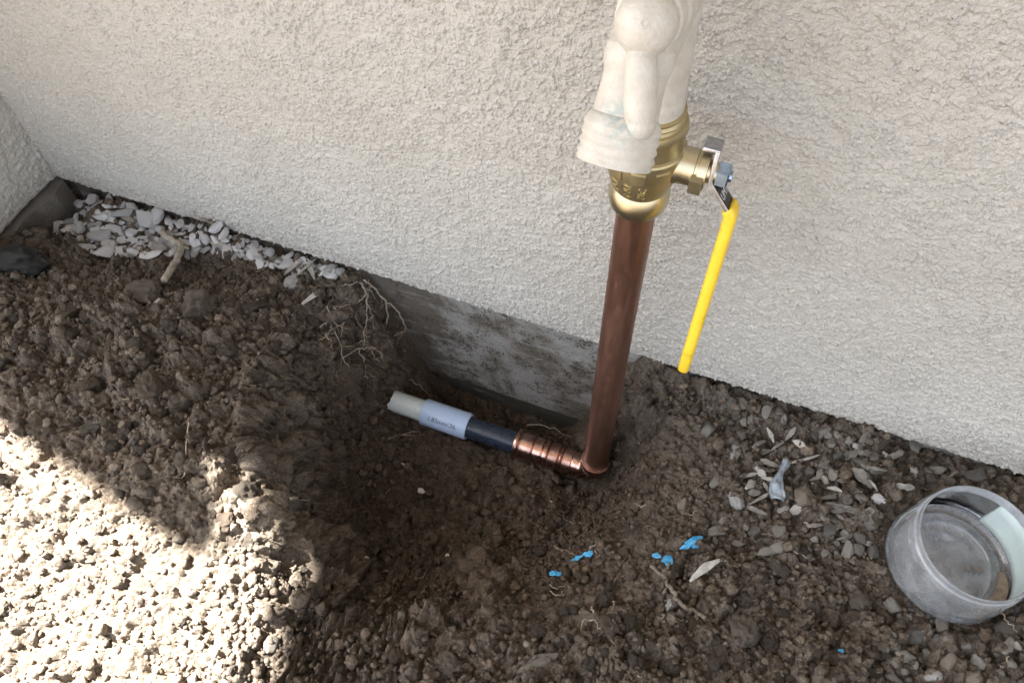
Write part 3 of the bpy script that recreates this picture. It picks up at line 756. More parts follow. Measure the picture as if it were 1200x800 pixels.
mb.sweep(path, [(-.0025, -.0012), (.0045, -.0012), (.0050, .004), (.003, .0016), (-.001, .0004)]); mb.build('silt', 'silt', jar)

# ------------------------------------------------------------------ stones, clods, leaves, roots
def rock_mesh(name, seed, mat, sub=3, lump=.35, cuts=6, fine=.08, flat=1.0, crumb=0, sharp=0, c0=.52):
    bm = bmesh.new(); bmesh.ops.create_icosphere(bm, subdivisions=sub, radius=1)
    p = np.array([q.co[:] for q in bm.verts]); rg = np.random.RandomState(seed)
    d = 1 + lump * (vn3(p * 1.1 + seed * 3.1, seed) - .5) * 2 + lump * .5 * (vn3(p * 2.3 + seed, seed + 3) - .5) * 2
    p = p * d[:, None]
    for _ in range(cuts):
        nv = rg.normal(size=3); nv /= np.linalg.norm(nv); c_ = c0 + .3 * rg.rand()
        s_ = p @ nv; over = np.maximum(s_ - c_, 0); p = p - nv * (over * .92)[:, None]
    nn = p / (np.linalg.norm(p, axis=1)[:, None] + 1e-9)
    p = p + nn * (fine * (vn3(p * 5 + seed, seed + 7) - .5) * 2 + fine * .6 * (vn3(p * 11 + seed, seed + 9) - .5) * 2)[:, None]
    if crumb:
        pw = p + .10 * np.stack([vn3(p * 6, seed + 20 + q) - .5 for q in range(3)], 1)
        nn = p / (np.linalg.norm(p, axis=1)[:, None] + 1e-9)
        p = p + nn * (crumb * (.6 * dome3(pw, .55, seed) + .45 * dome3(pw, .27, seed + 1)))[:, None]
    p[:, 2] *= flat
    p /= np.abs(p).max(axis=0).mean()
    for q, c_ in zip(bm.verts, p): q.co = c_
    if sharp:
        bm.normal_update()
        for e in bm.edges: e.smooth = e.calc_face_angle(0) < math.radians(sharp)
    me = bpy.data.meshes.new(name); bm.to_mesh(me); bm.free()
    me.polygons.foreach_set('use_smooth', np.full(len(me.polygons), True)); me.materials.append(MATS[mat]); return me
LIB = {}
def lib(kind, mat, k):
    key = (kind, mat, k)
    if key not in LIB:
        LIB[key] = {'chip': lambda: rock_mesh('stone_chip', 40 + k, mat, 3, .25, 16, .035, .75, sharp=24, c0=.34), 'stone': lambda: rock_mesh('stone', 80 + k, mat, 3, .28, 5, .07),
                    'clod': lambda: rock_mesh('soil_clod', 120 + k, mat, 4, .35, 4, .16, crumb=.40), 'crumbly': lambda: rock_mesh('stone', 160 + k, mat, 4, .4, 2, .22, crumb=.22)}[kind]()
    return LIB[key]
def rock(name, kind, mat, px, py, w_, h_, label, cat, group=None, ang=0, flat=.6, sink=.3, k=None, pos=None):
    """w_, h_: width along the ang direction and across it, in millimetres"""
    k = R0.randrange(8) if k is None else k
    o = link(name, lib(kind, mat, k)); p = place(px, py) if pos is None else pos
    sx, sy, sz = w_ / 2000, h_ / 2000, min(w_, h_) / 2000 * flat
    n_ = nrm(p[0], p[1], .01); n_ = (n_ + Vector((0, 0, .5))).normalized()
    o.rotation_mode = 'QUATERNION'
    o.rotation_quaternion = n_.to_track_quat('Z', 'Y') @ Vector((0, 0, 1)).rotation_difference(Vector((0, 0, 1))) @ Matrix.Rotation(math.radians(ang), 3, 'Z').to_quaternion()
    o.scale = (sx, sy, sz); o.location = Vector(p) + n_ * sz * (1 - 2 * sink)
    return tag(o, label, cat, group)

MARKS = {'heap': [('the slate rock', 28, 314), ('the bent beige stick', 204, 300), ('the broad dry tan clod', 172, 348), ('the tall crumbly tan clod', 234, 366), ('the hanging roots', 425, 390), ('the crumbly white chunk', 343, 331), ('the fine root on the heap', 215, 535), ('the sunlight edge', 120, 585), ('the sunlight edge', 40, 530), ('the bright spike of sunlight', 288, 600)],
 'sun': [('the bright spike of sunlight', 288, 600), ('the shadow edge', 100, 575), ('the grey stone on the sunlight boundary', 318, 757), ('the shadow edge', 200, 645), ('the lower left corner', 20, 790)],
 'hole': [('the white pipe end', 468, 480), ('the pale blue coupling', 525, 495), ('the square white flake', 493, 575), ('the hanging roots', 425, 390), ('the copper fitting', 645, 535), ('the straight root on the hole floor', 590, 674), ('the bright spike of sunlight', 300, 600), ('the knotty root', 657, 642)],
 'right': [('the forked twig', 790, 695), ('the long dry leaf', 828, 670), ('the biggest tan clod', 866, 738), ('the reddish brown clod', 1006, 708), ('the long brown stone', 630, 777), ('the forked pale root', 690, 725), ('the leftmost blue fragment', 651, 671), ('the largest blue fragment', 811, 636), ('the jar', 1080, 690), ('the tiny blue speck', 986, 762), ('the upright greenish lump', 942, 650)],
 'rim': [('the pale round clod', 523, 778), ('the long brown stone', 630, 777), ('the grey stone on the sunlight boundary', 318, 757)],
 'chips': [('the bent beige stick', 204, 295), ('the side wall footing', 70, 240), ('the largest flat stone', 116, 278), ('the dusty white lump', 196, 283), ('the long pale slab', 152, 261), ('the straight grey twig', 94, 278), ('the pointed flake', 248, 265), ('the dry tuft', 355, 318), ('the broad wall edge flake', 234, 253), ('the crumbly white chunk', 343, 331)],
 'litter': [('the grey plastic scrap', 914, 565), ('the mottled white stone', 860, 533), ('the large boat shaped leaf', 1008, 561), ('the flat tan stone', 1049, 581), ('the orange tan lump', 942, 584), ('the round whitish pebble', 1030, 586), ('the chalky white stone', 861, 587), ('the pale lobed pebble', 1071, 553), ('the jar', 1090, 600), ('the wall edge', 1000, 500), ('the wall edge', 1150, 550), ('the wall edge', 880, 470)],
 'gravel': [('the wedge shaped flake', 1102, 733), ('the round stone touching the jar', 1127, 733), ('the pale oval stone', 1111, 776), ('the whitish pitted stone', 1147, 778), ('the broad grey stone', 1177, 741), ('the thin straw', 1181, 727), ('the round stone left of the jar base', 1074, 745), ('the lower right corner', 1190, 795)]}
def where(base, marks, px, py, mm, lo, hi):
    nm, a, b2 = min(MARKS[marks], key=lambda q: (q[1] - px) ** 2 + (q[2] - py) ** 2)
    dx, dy = px - a, py - b2
    rel = 'beside' if dx * dx + dy * dy < 22 ** 2 else ('right of' if dx > 0 else 'left of') if abs(dx) > abs(dy) else ('below' if dy > 0 else 'above')
    size = 'tiny' if mm < lo + (hi - lo) * .18 else 'large' if mm > lo + (hi - lo) * .62 else 'small' if mm < lo + (hi - lo) * .38 else 'medium'
    return f"{size} {base} {rel} {nm}"

# pale chips along the wall on the left
GL = 'pale stone chips lying along the wall'; LBL = 'small pale blue grey stone chip in the bed along the left wall'
rg = random.Random(3); spots = []
tries = 0
while len(spots) < 275 and tries < 30000:
    tries += 1
    px = rg.uniform(56, 405)
    edge = 212 + (px - 75) * .3085
    depth = np.interp(px, [55, 70, 110, 160, 215, 240, 330, 400], [46, 62, 74, 62, 42, 26, 22, 10])
    py = edge + 4 + rg.random() * depth
    mm = rg.choice([7, 8, 9, 10, 11, 12, 14, 17]) * (1 if px < 240 else .85)
    if any((px - a) ** 2 + (py - b_) ** 2 < (.62 * (mm + c_)) ** 2 * .36 for a, b_, c_ in spots): continue
    spots.append((px, py, mm))
for px, py, mm in sorted(spots, key=lambda q: -q[2]):
    p = place(px, py)
    if p[1] > -.004: p = np.array([p[0], -.004, hz(p[0], -.004)])
    rock('stone_chip', 'chip', 'pale_stone', px, py, mm * rg.uniform(1, 1.35), mm * rg.uniform(.7, 1), where('pale stone chip', 'chips', px, py, mm, 6, 17), 'stone chip', GL, rg.uniform(0, 180), rg.uniform(.5, .9), rg.uniform(-.15, .15), pos=p)
rock('stone', 'stone', 'pale_stone', 116, 278, 24, 20, 'largest flat blue grey stone in the bed of pale chips', 'stone', ang=10, flat=.5, k=1)
rock('stone', 'crumbly', 'white_stone', 196, 283, 27, 17, 'dusty white lump beside the bent stick at the edge of the chips', 'stone', ang=30, flat=.6, k=2)
rock('stone', 'crumbly', 'slate', 28, 314, 58, 46, 'large dark slate rock against the footing of the side wall', 'rock', ang=-15, flat=.7, sink=.2, k=3)
rock('stone', 'crumbly', 'white_stone', 343, 331, 20, 15, 'crumbly bright white chunk below the tuft of dry slivers', 'stone', ang=20, flat=.8, k=4)
rock('stone', 'stone', 'tan_stone', 320, 330, 13, 9, 'small tan stone left of the crumbly white chunk', 'stone', k=5)
rock('stone', 'chip', 'pale_stone', 393, 314, 10, 6, 'lone pale pebble right under the wall edge near the roots', 'stone', k=2)
# right hand side
ONE = [
 ('crumbly', 'white_stone', 860, 533, 22, 12, -40, 'mottled white stone nearest the smooth clay slope', 1),
 ('crumbly', 'white_stone', 861, 587, 18, 12, 15, 'chalky white stone at the left of the dry leaf cluster', 3),
 ('clod', 'tan_stone', 942, 584, 21, 19, 0, 'orange tan lump right of the grey plastic scrap', 2),
 ('stone', 'tan_stone', 800, 590, 11, 10, 0, 'small pinkish tan stone alone on the smooth clay slope', 1),
 ('stone', 'grey_stone', 829, 503, 16, 15, 30, 'pale speckled stone set in the clay below the yellow lever', 2),
 ('stone', 'pale_stone', 1030, 586, 11, 10, 0, 'round whitish pebble left of the flat tan stone', 0),
 ('chip', 'tan_stone', 1049, 581, 15, 12, 0, 'flat tan stone touching the rim side of the jar', 1),
 ('stone', 'pale_stone', 1036, 533, 6.5, 6.5, 0, 'tiny pale pebble beside a dry leaf near the wall', 3),
 ('chip', 'pale_stone', 1071, 553, 9, 8, 40, 'pale lobed pebble between the jar and the wall', 4),
 ('chip', 'tan_stone', 1039, 561, 8, 6, 70, 'small wedge shaped tan stone above the round whitish pebble', 5),
 ('chip', 'grey_stone', 1071, 524, 11, 6, 10, 'flat grey stone half under the wall edge above the jar', 6),
 ('stone', 'grey_stone', 1074, 745, 13, 13, 0, 'round grey stone below the left edge of the jar', 0),
 ('stone', 'grey_stone', 1127, 733, 12, 11, 0, 'round grey stone touching the bottom of the jar', 1),
 ('stone', 'tan_stone', 1111, 776, 16, 11, -30, 'pale oval stone in the gravel under the jar', 2),
 ('crumbly', 'white_stone', 1147, 778, 12, 12, 0, 'whitish pitted stone in the gravel under the jar', 0),
 ('stone', 'white_stone', 1092, 793, 13, 11, 0, 'whitish stone cut by the lower picture border', 2),
 ('stone', 'grey_stone', 1177, 741, 18, 13, 0, 'broad grey stone at the foot of the thin straw', 3),
 ('stone', 'tan_stone', 1139, 794, 12, 9, -40, 'oval stone lowest in the gravel under the jar', 4),
 ('stone', 'grey_stone', 318, 757, 13, 13, 0, 'grey round stone on the sunlight boundary', 5),
 ('chip', 'grey_stone', 630, 777, 9, 26, -5, 'long brown stone standing in the soil at the bottom', 6),
 ('stone', 'white_stone', 617, 756, 8, 6, 0, 'small white pebble left of the long brown stone', 7),
 ('stone', 'tan_stone', 541, 665, 5, 5, 0, 'tiny tan pebble on the floor of the hole', 0),
 ('chip', 'grey_stone', 576, 663, 9, 7, 0, 'flat grey brown stone on the floor of the hole', 3),
 ('clod', 'clod', 942, 650, 12, 16, 0, 'upright greenish lump in the soil left of the jar', 5),
 ('crumbly', 'white_stone', 953, 633, 8, 7, 0, 'knobbly yellowish white pebble in the soil left of the jar', 6),
 ('chip', 'white_stone', 776, 723, 6, 5, 0, 'bright white grain beside the forked twig', 2),
 ('crumbly', 'white_stone', 787, 708, 11, 9, 0, 'white speckled lump beside the forked twig', 5),
 ('stone', 'tan_stone', 735, 702, 9, 8, 0, 'pale brown stone left of the forked twig', 3),
 ('stone', 'pale_stone', 185, 355, 8, 8, 0, 'single blue grey pebble on the soil heap', 3),
 ('stone', 'tan_stone', 1033, 668, 9, 8, 0, 'light stone touching the left side of the jar', 6),
]
KEEP = [(q[2], q[3], 6 + q[4]) for q in ONE] + [(651, 671, 14), (676, 654, 15), (692, 648, 15), (769, 651, 12), (783, 656, 14), (811, 636, 24), (914, 565, 20), (915, 548, 16), (913, 580, 16), (172, 348, 28), (234, 366, 28), (866, 738, 24), (493, 575, 12), (474, 545, 12)] + [(q + t * (u - q), v_ + t * (w2 - v_), 9) for (q, v_), (u, w2) in [((892, 540), (912, 547)), ((926, 517), (946, 529)), ((921, 545), (959, 533)), ((995, 550), (1020, 572)), ((809, 683), (848, 657)), ((893, 561), (917, 569)), ((900, 577), (878, 593)), ((876, 596), (900, 604)), ((927, 600), (942, 594)), ((1037, 538), (1055, 529)), ((763, 663), (785, 687)), ((785, 687), (827, 724)), ((899, 501), (907, 520)), ((933, 499), (921, 516))] for t in (0, .33, .67, 1)]
for kind, mat, px, py, a, b_, ang, lb, k in ONE:
    rock('soil_clod' if mat == 'clod' else 'stone', kind, mat, px, py, a, b_, lb, 'soil clod' if mat == 'clod' else 'stone', ang=ang, flat=.75, k=k)
rock('soil_clod', 'clod', 'dry_clod', 172, 348, 36, 30, 'broad dry tan clod below the bent stick', 'soil clod', flat=.7, k=1)
rock('soil_clod', 'clod', 'dry_clod', 234, 366, 34, 34, 'tall crumbly tan clod on top of the heap', 'soil clod', flat=.8, k=3)
rock('soil_clod', 'clod', 'dry_clod', 866, 738, 26, 24, 'biggest smooth tan clod in the foreground soil', 'soil clod', flat=.7, k=4)
rock('soil_clod', 'clod', 'dry_clod', 523, 778, 17, 16, 'pale round clod at the lower rim of the hole', 'soil clod', flat=.8, k=5)
rock('soil_clod', 'clod', 'dry_clod', 1006, 708, 19, 18, 'reddish brown clod left of the jar', 'soil clod', flat=.8, k=6)
def many(n_, box, mm, kind, mat, name, label, cat, group, seed, sink=.35, marks='right'):
    rg_ = random.Random(seed); done = []
    for _ in range(n_ * 12):
        if len(done) >= n_: break
        px, py = rg_.uniform(box[0], box[2]), rg_.uniform(box[1], box[3])
        if py < 212 + (px - 75) * .3085 + 12: continue
        m_ = mm[0] + (mm[1] - mm[0]) * rg_.random() ** 2.2
        if any((px - a) ** 2 + (py - b2) ** 2 < (m_ + c2) ** 2 * .5 for a, b2, c2 in done): continue
        if any((px - a) ** 2 + (py - b2) ** 2 < (c2 + m_ * .6) ** 2 for a, b2, c2 in KEEP): continue
        if marks == 'heap' and py > 485 + .69 * px: continue
        if 1020 < px and 560 < py < 705 or 455 < px < 720 and 440 < py < 580: continue
        p = place(px, py)
        if p[1] > -.006: continue
        done.append((px, py, m_))
        rock(name, kind, mat, px, py, m_ * rg_.uniform(.95, 1.35), m_ * rg_.uniform(.8, 1.1), where(label, marks, px, py, m_, *mm), cat, group, rg_.uniform(0, 180), rg_.uniform(.7, 1), sink, pos=p)
many(95, (0, 335, 330, 640), (7, 20), 'clod', 'clod', 'soil_clod', 'heap clod', 'soil clod', 'soil clods on the left heap', 11, marks='heap')
many(34, (0, 500, 305, 800), (6, 13), 'clod', 'dry_clod', 'soil_clod', 'soil clod in the sunlight', 'soil clod', 'soil clods on the sunlit ground', 12, marks='sun')
many(90, (640, 640, 1060, 800), (6, 16), 'clod', 'clod', 'soil_clod', 'brown soil clod', 'soil clod', 'soil clods on the right foreground', 13, marks='right')
many(30, (330, 700, 640, 800), (6, 12), 'clod', 'clod', 'soil_clod', 'soil clod on the hole rim', 'soil clod', 'soil clods on the lower rim of the hole', 14, marks='rim')
many(80, (320, 350, 700, 720), (5, 13), 'clod', 'clod', 'soil_clod', 'damp soil clod in the hole', 'soil clod', 'soil clods inside the hole', 15, marks='hole')
many(80, (1040, 700, 1200, 800), (5, 12), 'stone', 'grey_stone', 'stone', 'grey gravel stone', 'stone', 'grey stones under the jar', 16, .05, marks='gravel')
many(130, (835, 455, 1200, 650), (5, 13), 'chip', 'grey_stone', 'stone', 'dark grey stone chip', 'stone', 'dark stone chips along the right wall', 17, .08, marks='litter')

def leaf(a, b_, wmm, label, group=None, name='dry_leaf', cat='dry leaf', mat='dry_leaf', lift=.002, curl=.25, seed=0, tipw=.0):
    pa_, pb = place(*a), place(*b_); d = pb - pa_; L = np.linalg.norm(d); d /= L
    m_ = (pa_ + pb) / 2; n_ = np.array(nrm(m_[0], m_[1], .012)) + np.array([0, -.25, .4]); n_ -= d * n_.dot(d); n_ /= np.linalg.norm(n_)
    s_ = np.cross(n_, d); N, M = 13, 5; v = []; f = []; rgl = random.Random(seed); bow = rgl.uniform(.02, .08) * L; tw = rgl.uniform(-.9, .9); asym = rgl.uniform(.45, 1.2)
    zmax = max(0, max(hz(*(pa_ + d * L * t)[:2]) - (pa_ + d * L * t)[2] for t in np.linspace(0, 1, 7)))
    for i in range(N):
        t = i / (N - 1); wd = wmm / 2000 * (math.sin(math.pi * min(1, t * .93 + .05)) ** .75) * (1 - .15 * math.sin(9 * t + seed)) * rgl.uniform(.78, 1.1) + .00015
        ctr = pa_ + d * L * t + n_ * (lift + min(zmax, .006) + bow * math.sin(math.pi * t)) + s_ * .04 * L * math.sin(2.5 * t + seed)
        ca, sa = math.cos(tw * t), math.sin(tw * t)
        for k in range(M):
            u = k / (M - 1) * 2 - 1
            off = u * wd * (1 if u > 0 else asym); hh = abs(u) ** 1.5 * wd * curl
            v.append(ctr + s_ * (off * ca) + n_ * (off * sa + hh))
    for i in range(N - 1):
        for k in range(M - 1): f.append((i * M + k, (i + 1) * M + k, (i + 1) * M + k + 1, i * M + k + 1))
    mb_ = MB(); mb_.add(v, f); o = mb_.build(name, mat, None, angle=90)
    s2 = o.modifiers.new('thick', 'SOLIDIFY'); s2.thickness = .0004; s2.offset = 0
    return tag(o, label, cat, group)
LV = [((899, 501), (907, 520), 3.5, 'narrow dry sliver pointing at the wall above the leaf cluster'),
 ((933, 499), (921, 516), 4, 'pointed dry sliver leaning right above the leaf cluster'),
 ((926, 517), (946, 529), 7, 'broad pale seed husk upper right in the leaf cluster'),
 ((921, 545), (959, 533), 2.4, 'long thin dry stalk right of the leaf cluster'),
 ((891, 539), (913, 548), 6, 'broad pale leaf above the grey plastic scrap'),
 ((886, 547), (897, 562), 5, 'pale curled leaf left of the grey plastic scrap'),
 ((893, 561), (917, 569), 3.5, 'thin pale leaf crossing the grey plastic scrap'),
 ((895, 566), (901, 577), 3, 'short pale leaf below the crossing leaf'),
 ((900, 577), (878, 593), 3.6, 'curved dry sliver at the lower left of the leaf cluster'),
 ((876, 596), (900, 604), 5, 'flat grey leaf lowest in the leaf cluster'),
 ((910, 600), (924, 595), 5, 'grey leaf bit between the lowest leaves'),
 ((927, 600), (942, 594), 7, 'brightest white husk at the lower right of the leaf cluster'),
 ((871, 574), (884, 566), 5.5, 'small oval leaf above the chalky white stone'),
 ((955, 564), (961, 552), 4.5, 'small pale husk standing right of the tan lump'),
 ((995, 550), (1020, 572), 8.5, 'large grey boat shaped leaf left of the jar'),
 ((1010, 547), (1035, 550), 2.6, 'thin grey stalk above the large grey leaf'),
 ((1037, 538), (1055, 529), 6, 'dry leaf beside the tiny pale pebble near the wall'),
 ((1046, 567), (1068, 573), 5, 'grey wood flake above the flat tan stone'),
 ((1018, 562), (1028, 578), 2, 'short stem below the large grey leaf'),
 ((809, 683), (848, 657), 6.5, 'long dry leaf with a stalk right of the forked twig'),
 ((1098, 743), (1106, 724), 8, 'wedge shaped pale flake below the jar'),
 ((1174, 772), (1182, 752), 7, 'upright husk half in the gravel at the lower right'),
 ((1184, 756), (1196, 762), 8, 'folded tan husk in the gravel at the lower right'),
 ((964, 590), (985, 596), 4, 'grey flake right of the tan lump'),
 ((972, 574), (990, 580), 3.5, 'narrow grey flake left of the round whitish pebble'),
 ((958, 545), (972, 540), 4, 'grey flake right of the long thin stalk'),
 ((360, 312), (370, 331), 5.5, 'white pointed leaf right of the crumbly white chunk'),
 ((335, 327), (362, 303), 3.6, 'first sliver of the dry tuft above the white chunk'),
 ((342, 330), (372, 302), 3, 'second sliver of the dry tuft above the white chunk'),
 ((318, 303), (338, 318), 6, 'pale flake left of the dry tuft'),
 ((352, 359), (379, 345), 6.5, 'grey brown leaf below the dry tuft'),
 ((238, 258), (257, 272), 5, 'pale pointed flake under the wall edge left of centre'),
 ((138, 253), (166, 270), 6.5, 'long pale slab lying across the middle of the chips'),
 ((160, 267), (190, 262), 3, 'thin straight splinter across the chips'),
 ((248, 285), (275, 292), 6, 'pale flake at the right end of the chip bed'),
 ((226, 247), (242, 259), 8, 'broad pale flake tucked under the wall edge'),
]
for i, (a, b_, wm, lb) in enumerate(LV): leaf(a, b_, wm, lb, seed=i)
rgq = random.Random(77); done = 0
while done < 60:                                       # small flakes of litter
    px, py = rgq.uniform(860, 1190), rgq.uniform(490, 650)
    if py < 212 + (px - 75) * .3085 + 14 or 1020 < px and 560 < py or py > 590 + (px - 860) * .35 or any((px - a) ** 2 + (py - b2) ** 2 < (c2 - 2) ** 2 for a, b2, c2 in KEEP): continue
    a = rgq.uniform(0, 6.28); l_ = rgq.uniform(5, 11)
    leaf((px - l_ * math.cos(a), py - l_ * .7 * math.sin(a)), (px + l_ * math.cos(a), py + l_ * .7 * math.sin(a)), rgq.uniform(2, 6.5), where('grey brown leaf flake', 'litter', px, py, l_, 5, 11), 'leaf flakes near the right wall', 'leaf_flake', 'leaf flake', 'litter', .0015, .3, done + 200)
    done += 1
# crumpled grey plastic scrap
mb = MB(); A = place(911, 588, .001); B = place(918, 541, .001); d = B - A; L = np.linalg.norm(d); d /= L
n_ = np.array([0, -.45, .9]); n_ -= d * n_.dot(d); n_ /= np.linalg.norm(n_); s_ = np.cross(n_, d); v = []; f = []
for i in range(22):
    for k in range(11):
        t, u = i / 21, k / 10 * 2 - 1
        wd = .0058 * (.75 + .35 * math.sin(6.3 * t + .6)) * (1 if t < .9 else .7)
        hh = .0035 * math.cos(u * 1.5) + .0045 * (float(vn2(np.array([t * 7.]), np.array([u * 2.2]), 3)[0]) - .4)
        v.append(A + d * L * t + s_ * (u * wd + .003 * math.sin(4 * t)) + n_ * (hh + .002 + .003 * math.sin(3 * t)))
for i in range(21):
    for k in range(10): f.append((i * 11 + k, (i + 1) * 11 + k, (i + 1) * 11 + k + 1, i * 11 + k + 1))
mb.add(v, f); o = mb.build('plastic_scrap', 'grey_film', None, angle=35); q = o.modifiers.new('thick', 'SOLIDIFY'); q.thickness = .0004
tag(o, 'crumpled blue grey plastic scrap among the dry leaves', 'plastic scrap')

def root(name, cat, label, paths, r_=.0007, mat='root', lift=.0015, jit=.0010, seed=1, taper=True, group=None, hairs=False):
    mb_ = MB(); rgq = random.Random(seed)
    for pth in paths:
        rr_ = r_; pp = pth
        if isinstance(pth[0], (int, float)): rr_ = pth[0]; pp = pth[1]
        w3 = [place(px, py, lift + max(0, rr_ - .0006)) for px, py in pp]
        w3 = bz(w3, 5) if len(w3) > 2 else [w3[0] + (w3[1] - w3[0]) * t for t in np.linspace(0, 1, 6)]
        for q in w3[1:-1]: q += np.array([rgq.uniform(-jit, jit) for _ in range(3)])
        w3 = bz(w3, 2)
        rad = [.92 * rr_ * ((1 - .72 * i / len(w3)) if taper else 1) * rgq.uniform(.94, 1.06) for i in range(len(w3))]
        mb_.tube(w3, rad, 7)
        if hairs:
            for _h2 in range(max(2, len(w3) // 4)):
                k_ = rgq.randrange(1, len(w3)); t_ = w3[k_] - w3[k_ - 1]; t_ /= np.linalg.norm(t_) + 1e-9
                dr = np.array([rgq.gauss(0, 1) for _ in range(3)]); dr[1] -= .4; dr = dr / np.linalg.norm(dr) + t_ * .6
                L_ = rgq.uniform(.003, .011); e_ = np.array([rgq.gauss(0, 1) for _ in range(3)]) * L_ * .25
                mb_.tube([w3[k_], w3[k_] + dr * L_ * .5 + e_ * .5, w3[k_] + dr * L_ + e_], [.00028, .0002, .00012], 4)
    o = mb_.build(name, mat, None, angle=180); return tag(o, label, cat, group)
def zz(o, s_, pts): return [(o[0] + x / s_, o[1] + y / s_) for x, y in pts]
Z4 = lambda pts: zz((380, 310), 5.716, pts)
root('roots', 'roots', 'large pale loop of bare roots hanging on the bank beside the foundation', [
 (.0013, Z4([(240, 120), (280, 190), (285, 290), (270, 440), (265, 550)])), (.0008, Z4([(140, 130), (240, 120)])),
 (.0010, Z4([(280, 200), (235, 245), (170, 270), (80, 280)])), (.0008, Z4([(235, 240), (215, 205), (180, 200)])),
 (.0012, Z4([(265, 100), (330, 160), (410, 240), (490, 310), (535, 385), (530, 445), (440, 490), (370, 555)])), (.0013, Z4([(365, 556), (290, 560), (220, 562), (140, 620)])),
 (.0010, Z4([(410, 240), (425, 370), (400, 440), (405, 490)])), (.0009, Z4([(362, 560), (400, 650), (440, 720)])),
 (.0007, Z4([(420, 660), (470, 650), (515, 635)])), (.0007, Z4([(425, 680), (370, 740)])), (.0008, Z4([(220, 560), (265, 650), (280, 740), (290, 790)])),
 (.0006, Z4([(320, 570), (340, 630), (390, 650)])), (.0006, Z4([(405, 490), (430, 575), (470, 600), (465, 650)])),
 (.0006, Z4([(105, 530), (140, 650), (220, 745), (280, 745)])), (.0006, Z4([(300, 270), (315, 330), (300, 380)])), (.0005, Z4([(330, 340), (300, 370)])),
 (.0006, Z4([(235, 520), (280, 510), (300, 540)])), (.0006, Z4([(265, 470), (300, 485)])), (.0006, Z4([(180, 275), (200, 325)])), (.0006, Z4([(300, 105), (310, 150), (285, 180)]))], seed=2, lift=.016, hairs=True)
root('roots', 'roots', 'small tangle of thin pale roots left of the large root loop', [
 (.0008, Z4([(20, 280), (40, 360), (10, 410)])), (.0008, Z4([(60, 290), (120, 350), (125, 430)])), (.0007, Z4([(40, 360), (100, 410), (130, 440)])),
 (.0009, Z4([(10, 470), (50, 520), (45, 560)])), (.0006, Z4([(-30, 420), (30, 380)])), (.0006, Z4([(70, 440), (105, 530), (90, 560)])), (.0006, Z4([(-20, 500), (20, 470), (60, 400)]))], seed=3, lift=.009, hairs=True)
root('root', 'root', 'thin root arching against the foundation left of the white pipe end', [[(472, 441), (488, 449), (506, 466)]], .0009, lift=.012, seed=4)
root('root', 'root', 'long thin root behind the copper fitting on the damp foundation', [[(617, 498), (640, 499), (663, 509), (684, 523)]], .0008, lift=.006, seed=5)
root('root', 'root', 'short pale root below the white pipe end', [[(455, 514), (471, 509), (488, 512)], (.0005, [(470, 509), (488, 505), (500, 512)])], .0008, seed=6)
root('root', 'root', 'straight root lying on the floor of the hole', [[(571, 684), (590, 674), (610, 662)]], .0008, seed=7)
root('root', 'root', 'tiny pale root on the left side of the hole floor', [[(384, 663), (390, 648)]], .0007, seed=8)
root('root', 'root', 'pale knotty root ending at the middle blue fragment', [(.0014, [(648, 637), (657, 643), (673, 649)]), (.0005, [(668, 640), (673, 650)]), (.0005, [(655, 642), (660, 650)])], .001, seed=9)
root('root', 'root', 'thin root rising right of the middle blue fragment', [[(690, 643), (696, 638), (703, 634)], (.0004, [(697, 645), (702, 652), (701, 662)])], .0006, seed=10)
root('twig', 'twig', 'long brown forked twig below the square blue fragment', [(.0016, [(763, 663), (776, 674), (785, 687), (792, 701), (801, 710), (815, 716), (827, 724)]), (.0010, [(777, 674), (780, 666), (785, 660)]), (.0008, [(783, 684), (780, 692), (776, 694)])], .0016, 'twig', seed=11, taper=False, lift=.0045)
root('root', 'root', 'forked pale root on the soil below the blue fragments', [(.0008, [(693, 711), (695, 719), (684, 730), (679, 746)]), (.0007, [(688, 727), (698, 728), (704, 740)])], seed=12)
root('root', 'root', 'pale rootlets looped below the leftmost blue fragment', [[(644, 685), (652, 689), (662, 686)], [(645, 692), (654, 696), (662, 690)]], .0005, seed=13)
root('root', 'root', 'curly thin root in the brown soil left of the jar', [[(884, 634), (894, 640), (903, 650), (907, 666)], [(880, 648), (895, 652), (905, 658)]], .0006, seed=14)
root('root', 'root', 'thin root pair in the dark soil next to the jar', [[(930, 645), (946, 654), (957, 657)], [(957, 638), (966, 644), (970, 652)]], .0006, seed=15)
root('root', 'root', 'fine root trailing down the front of the left heap', [[(222, 492), (218, 524), (216, 552), (204, 582)]], .0007, seed=16)
root('root', 'root', 'fine roots on the clay bank right of the riser pipe', [[(742, 470), (752, 466), (760, 462)], [(748, 520), (760, 515), (770, 518)], [(745, 515), (752, 521), (755, 528)]], .0006, seed=17)
root('stick', 'stick', 'bent beige stick standing at the edge of the pale chips', [(.0034, [(190, 272), (200, 281), (212, 287), (213, 294), (204, 308), (192, 328)]), (.0016, [(212, 287), (220, 292)])], mat='stick', seed=18, taper=False, lift=.011)
root('twig', 'twig', 'straight grey twig on the dark soil below the chips', [[(77, 266), (94, 278), (110, 290)]], .0010, seed=19, lift=.004)
root('twig', 'twig', 'pale twig lying against the dark slate rock', [[(39, 296), (48, 303), (56, 314)]], .0011, seed=20, lift=.003)
root('straw', 'straw', 'thin straw leaning below the jar', [[(1169, 710), (1181, 727), (1192, 740)]], .0008, seed=21, lift=.006)
root('straw', 'straw', 'short pale straw in the gravel at the lower right corner', [[(1173, 781), (1183, 769)]], .0009, seed=22, lift=.003)
rgq = random.Random(40)
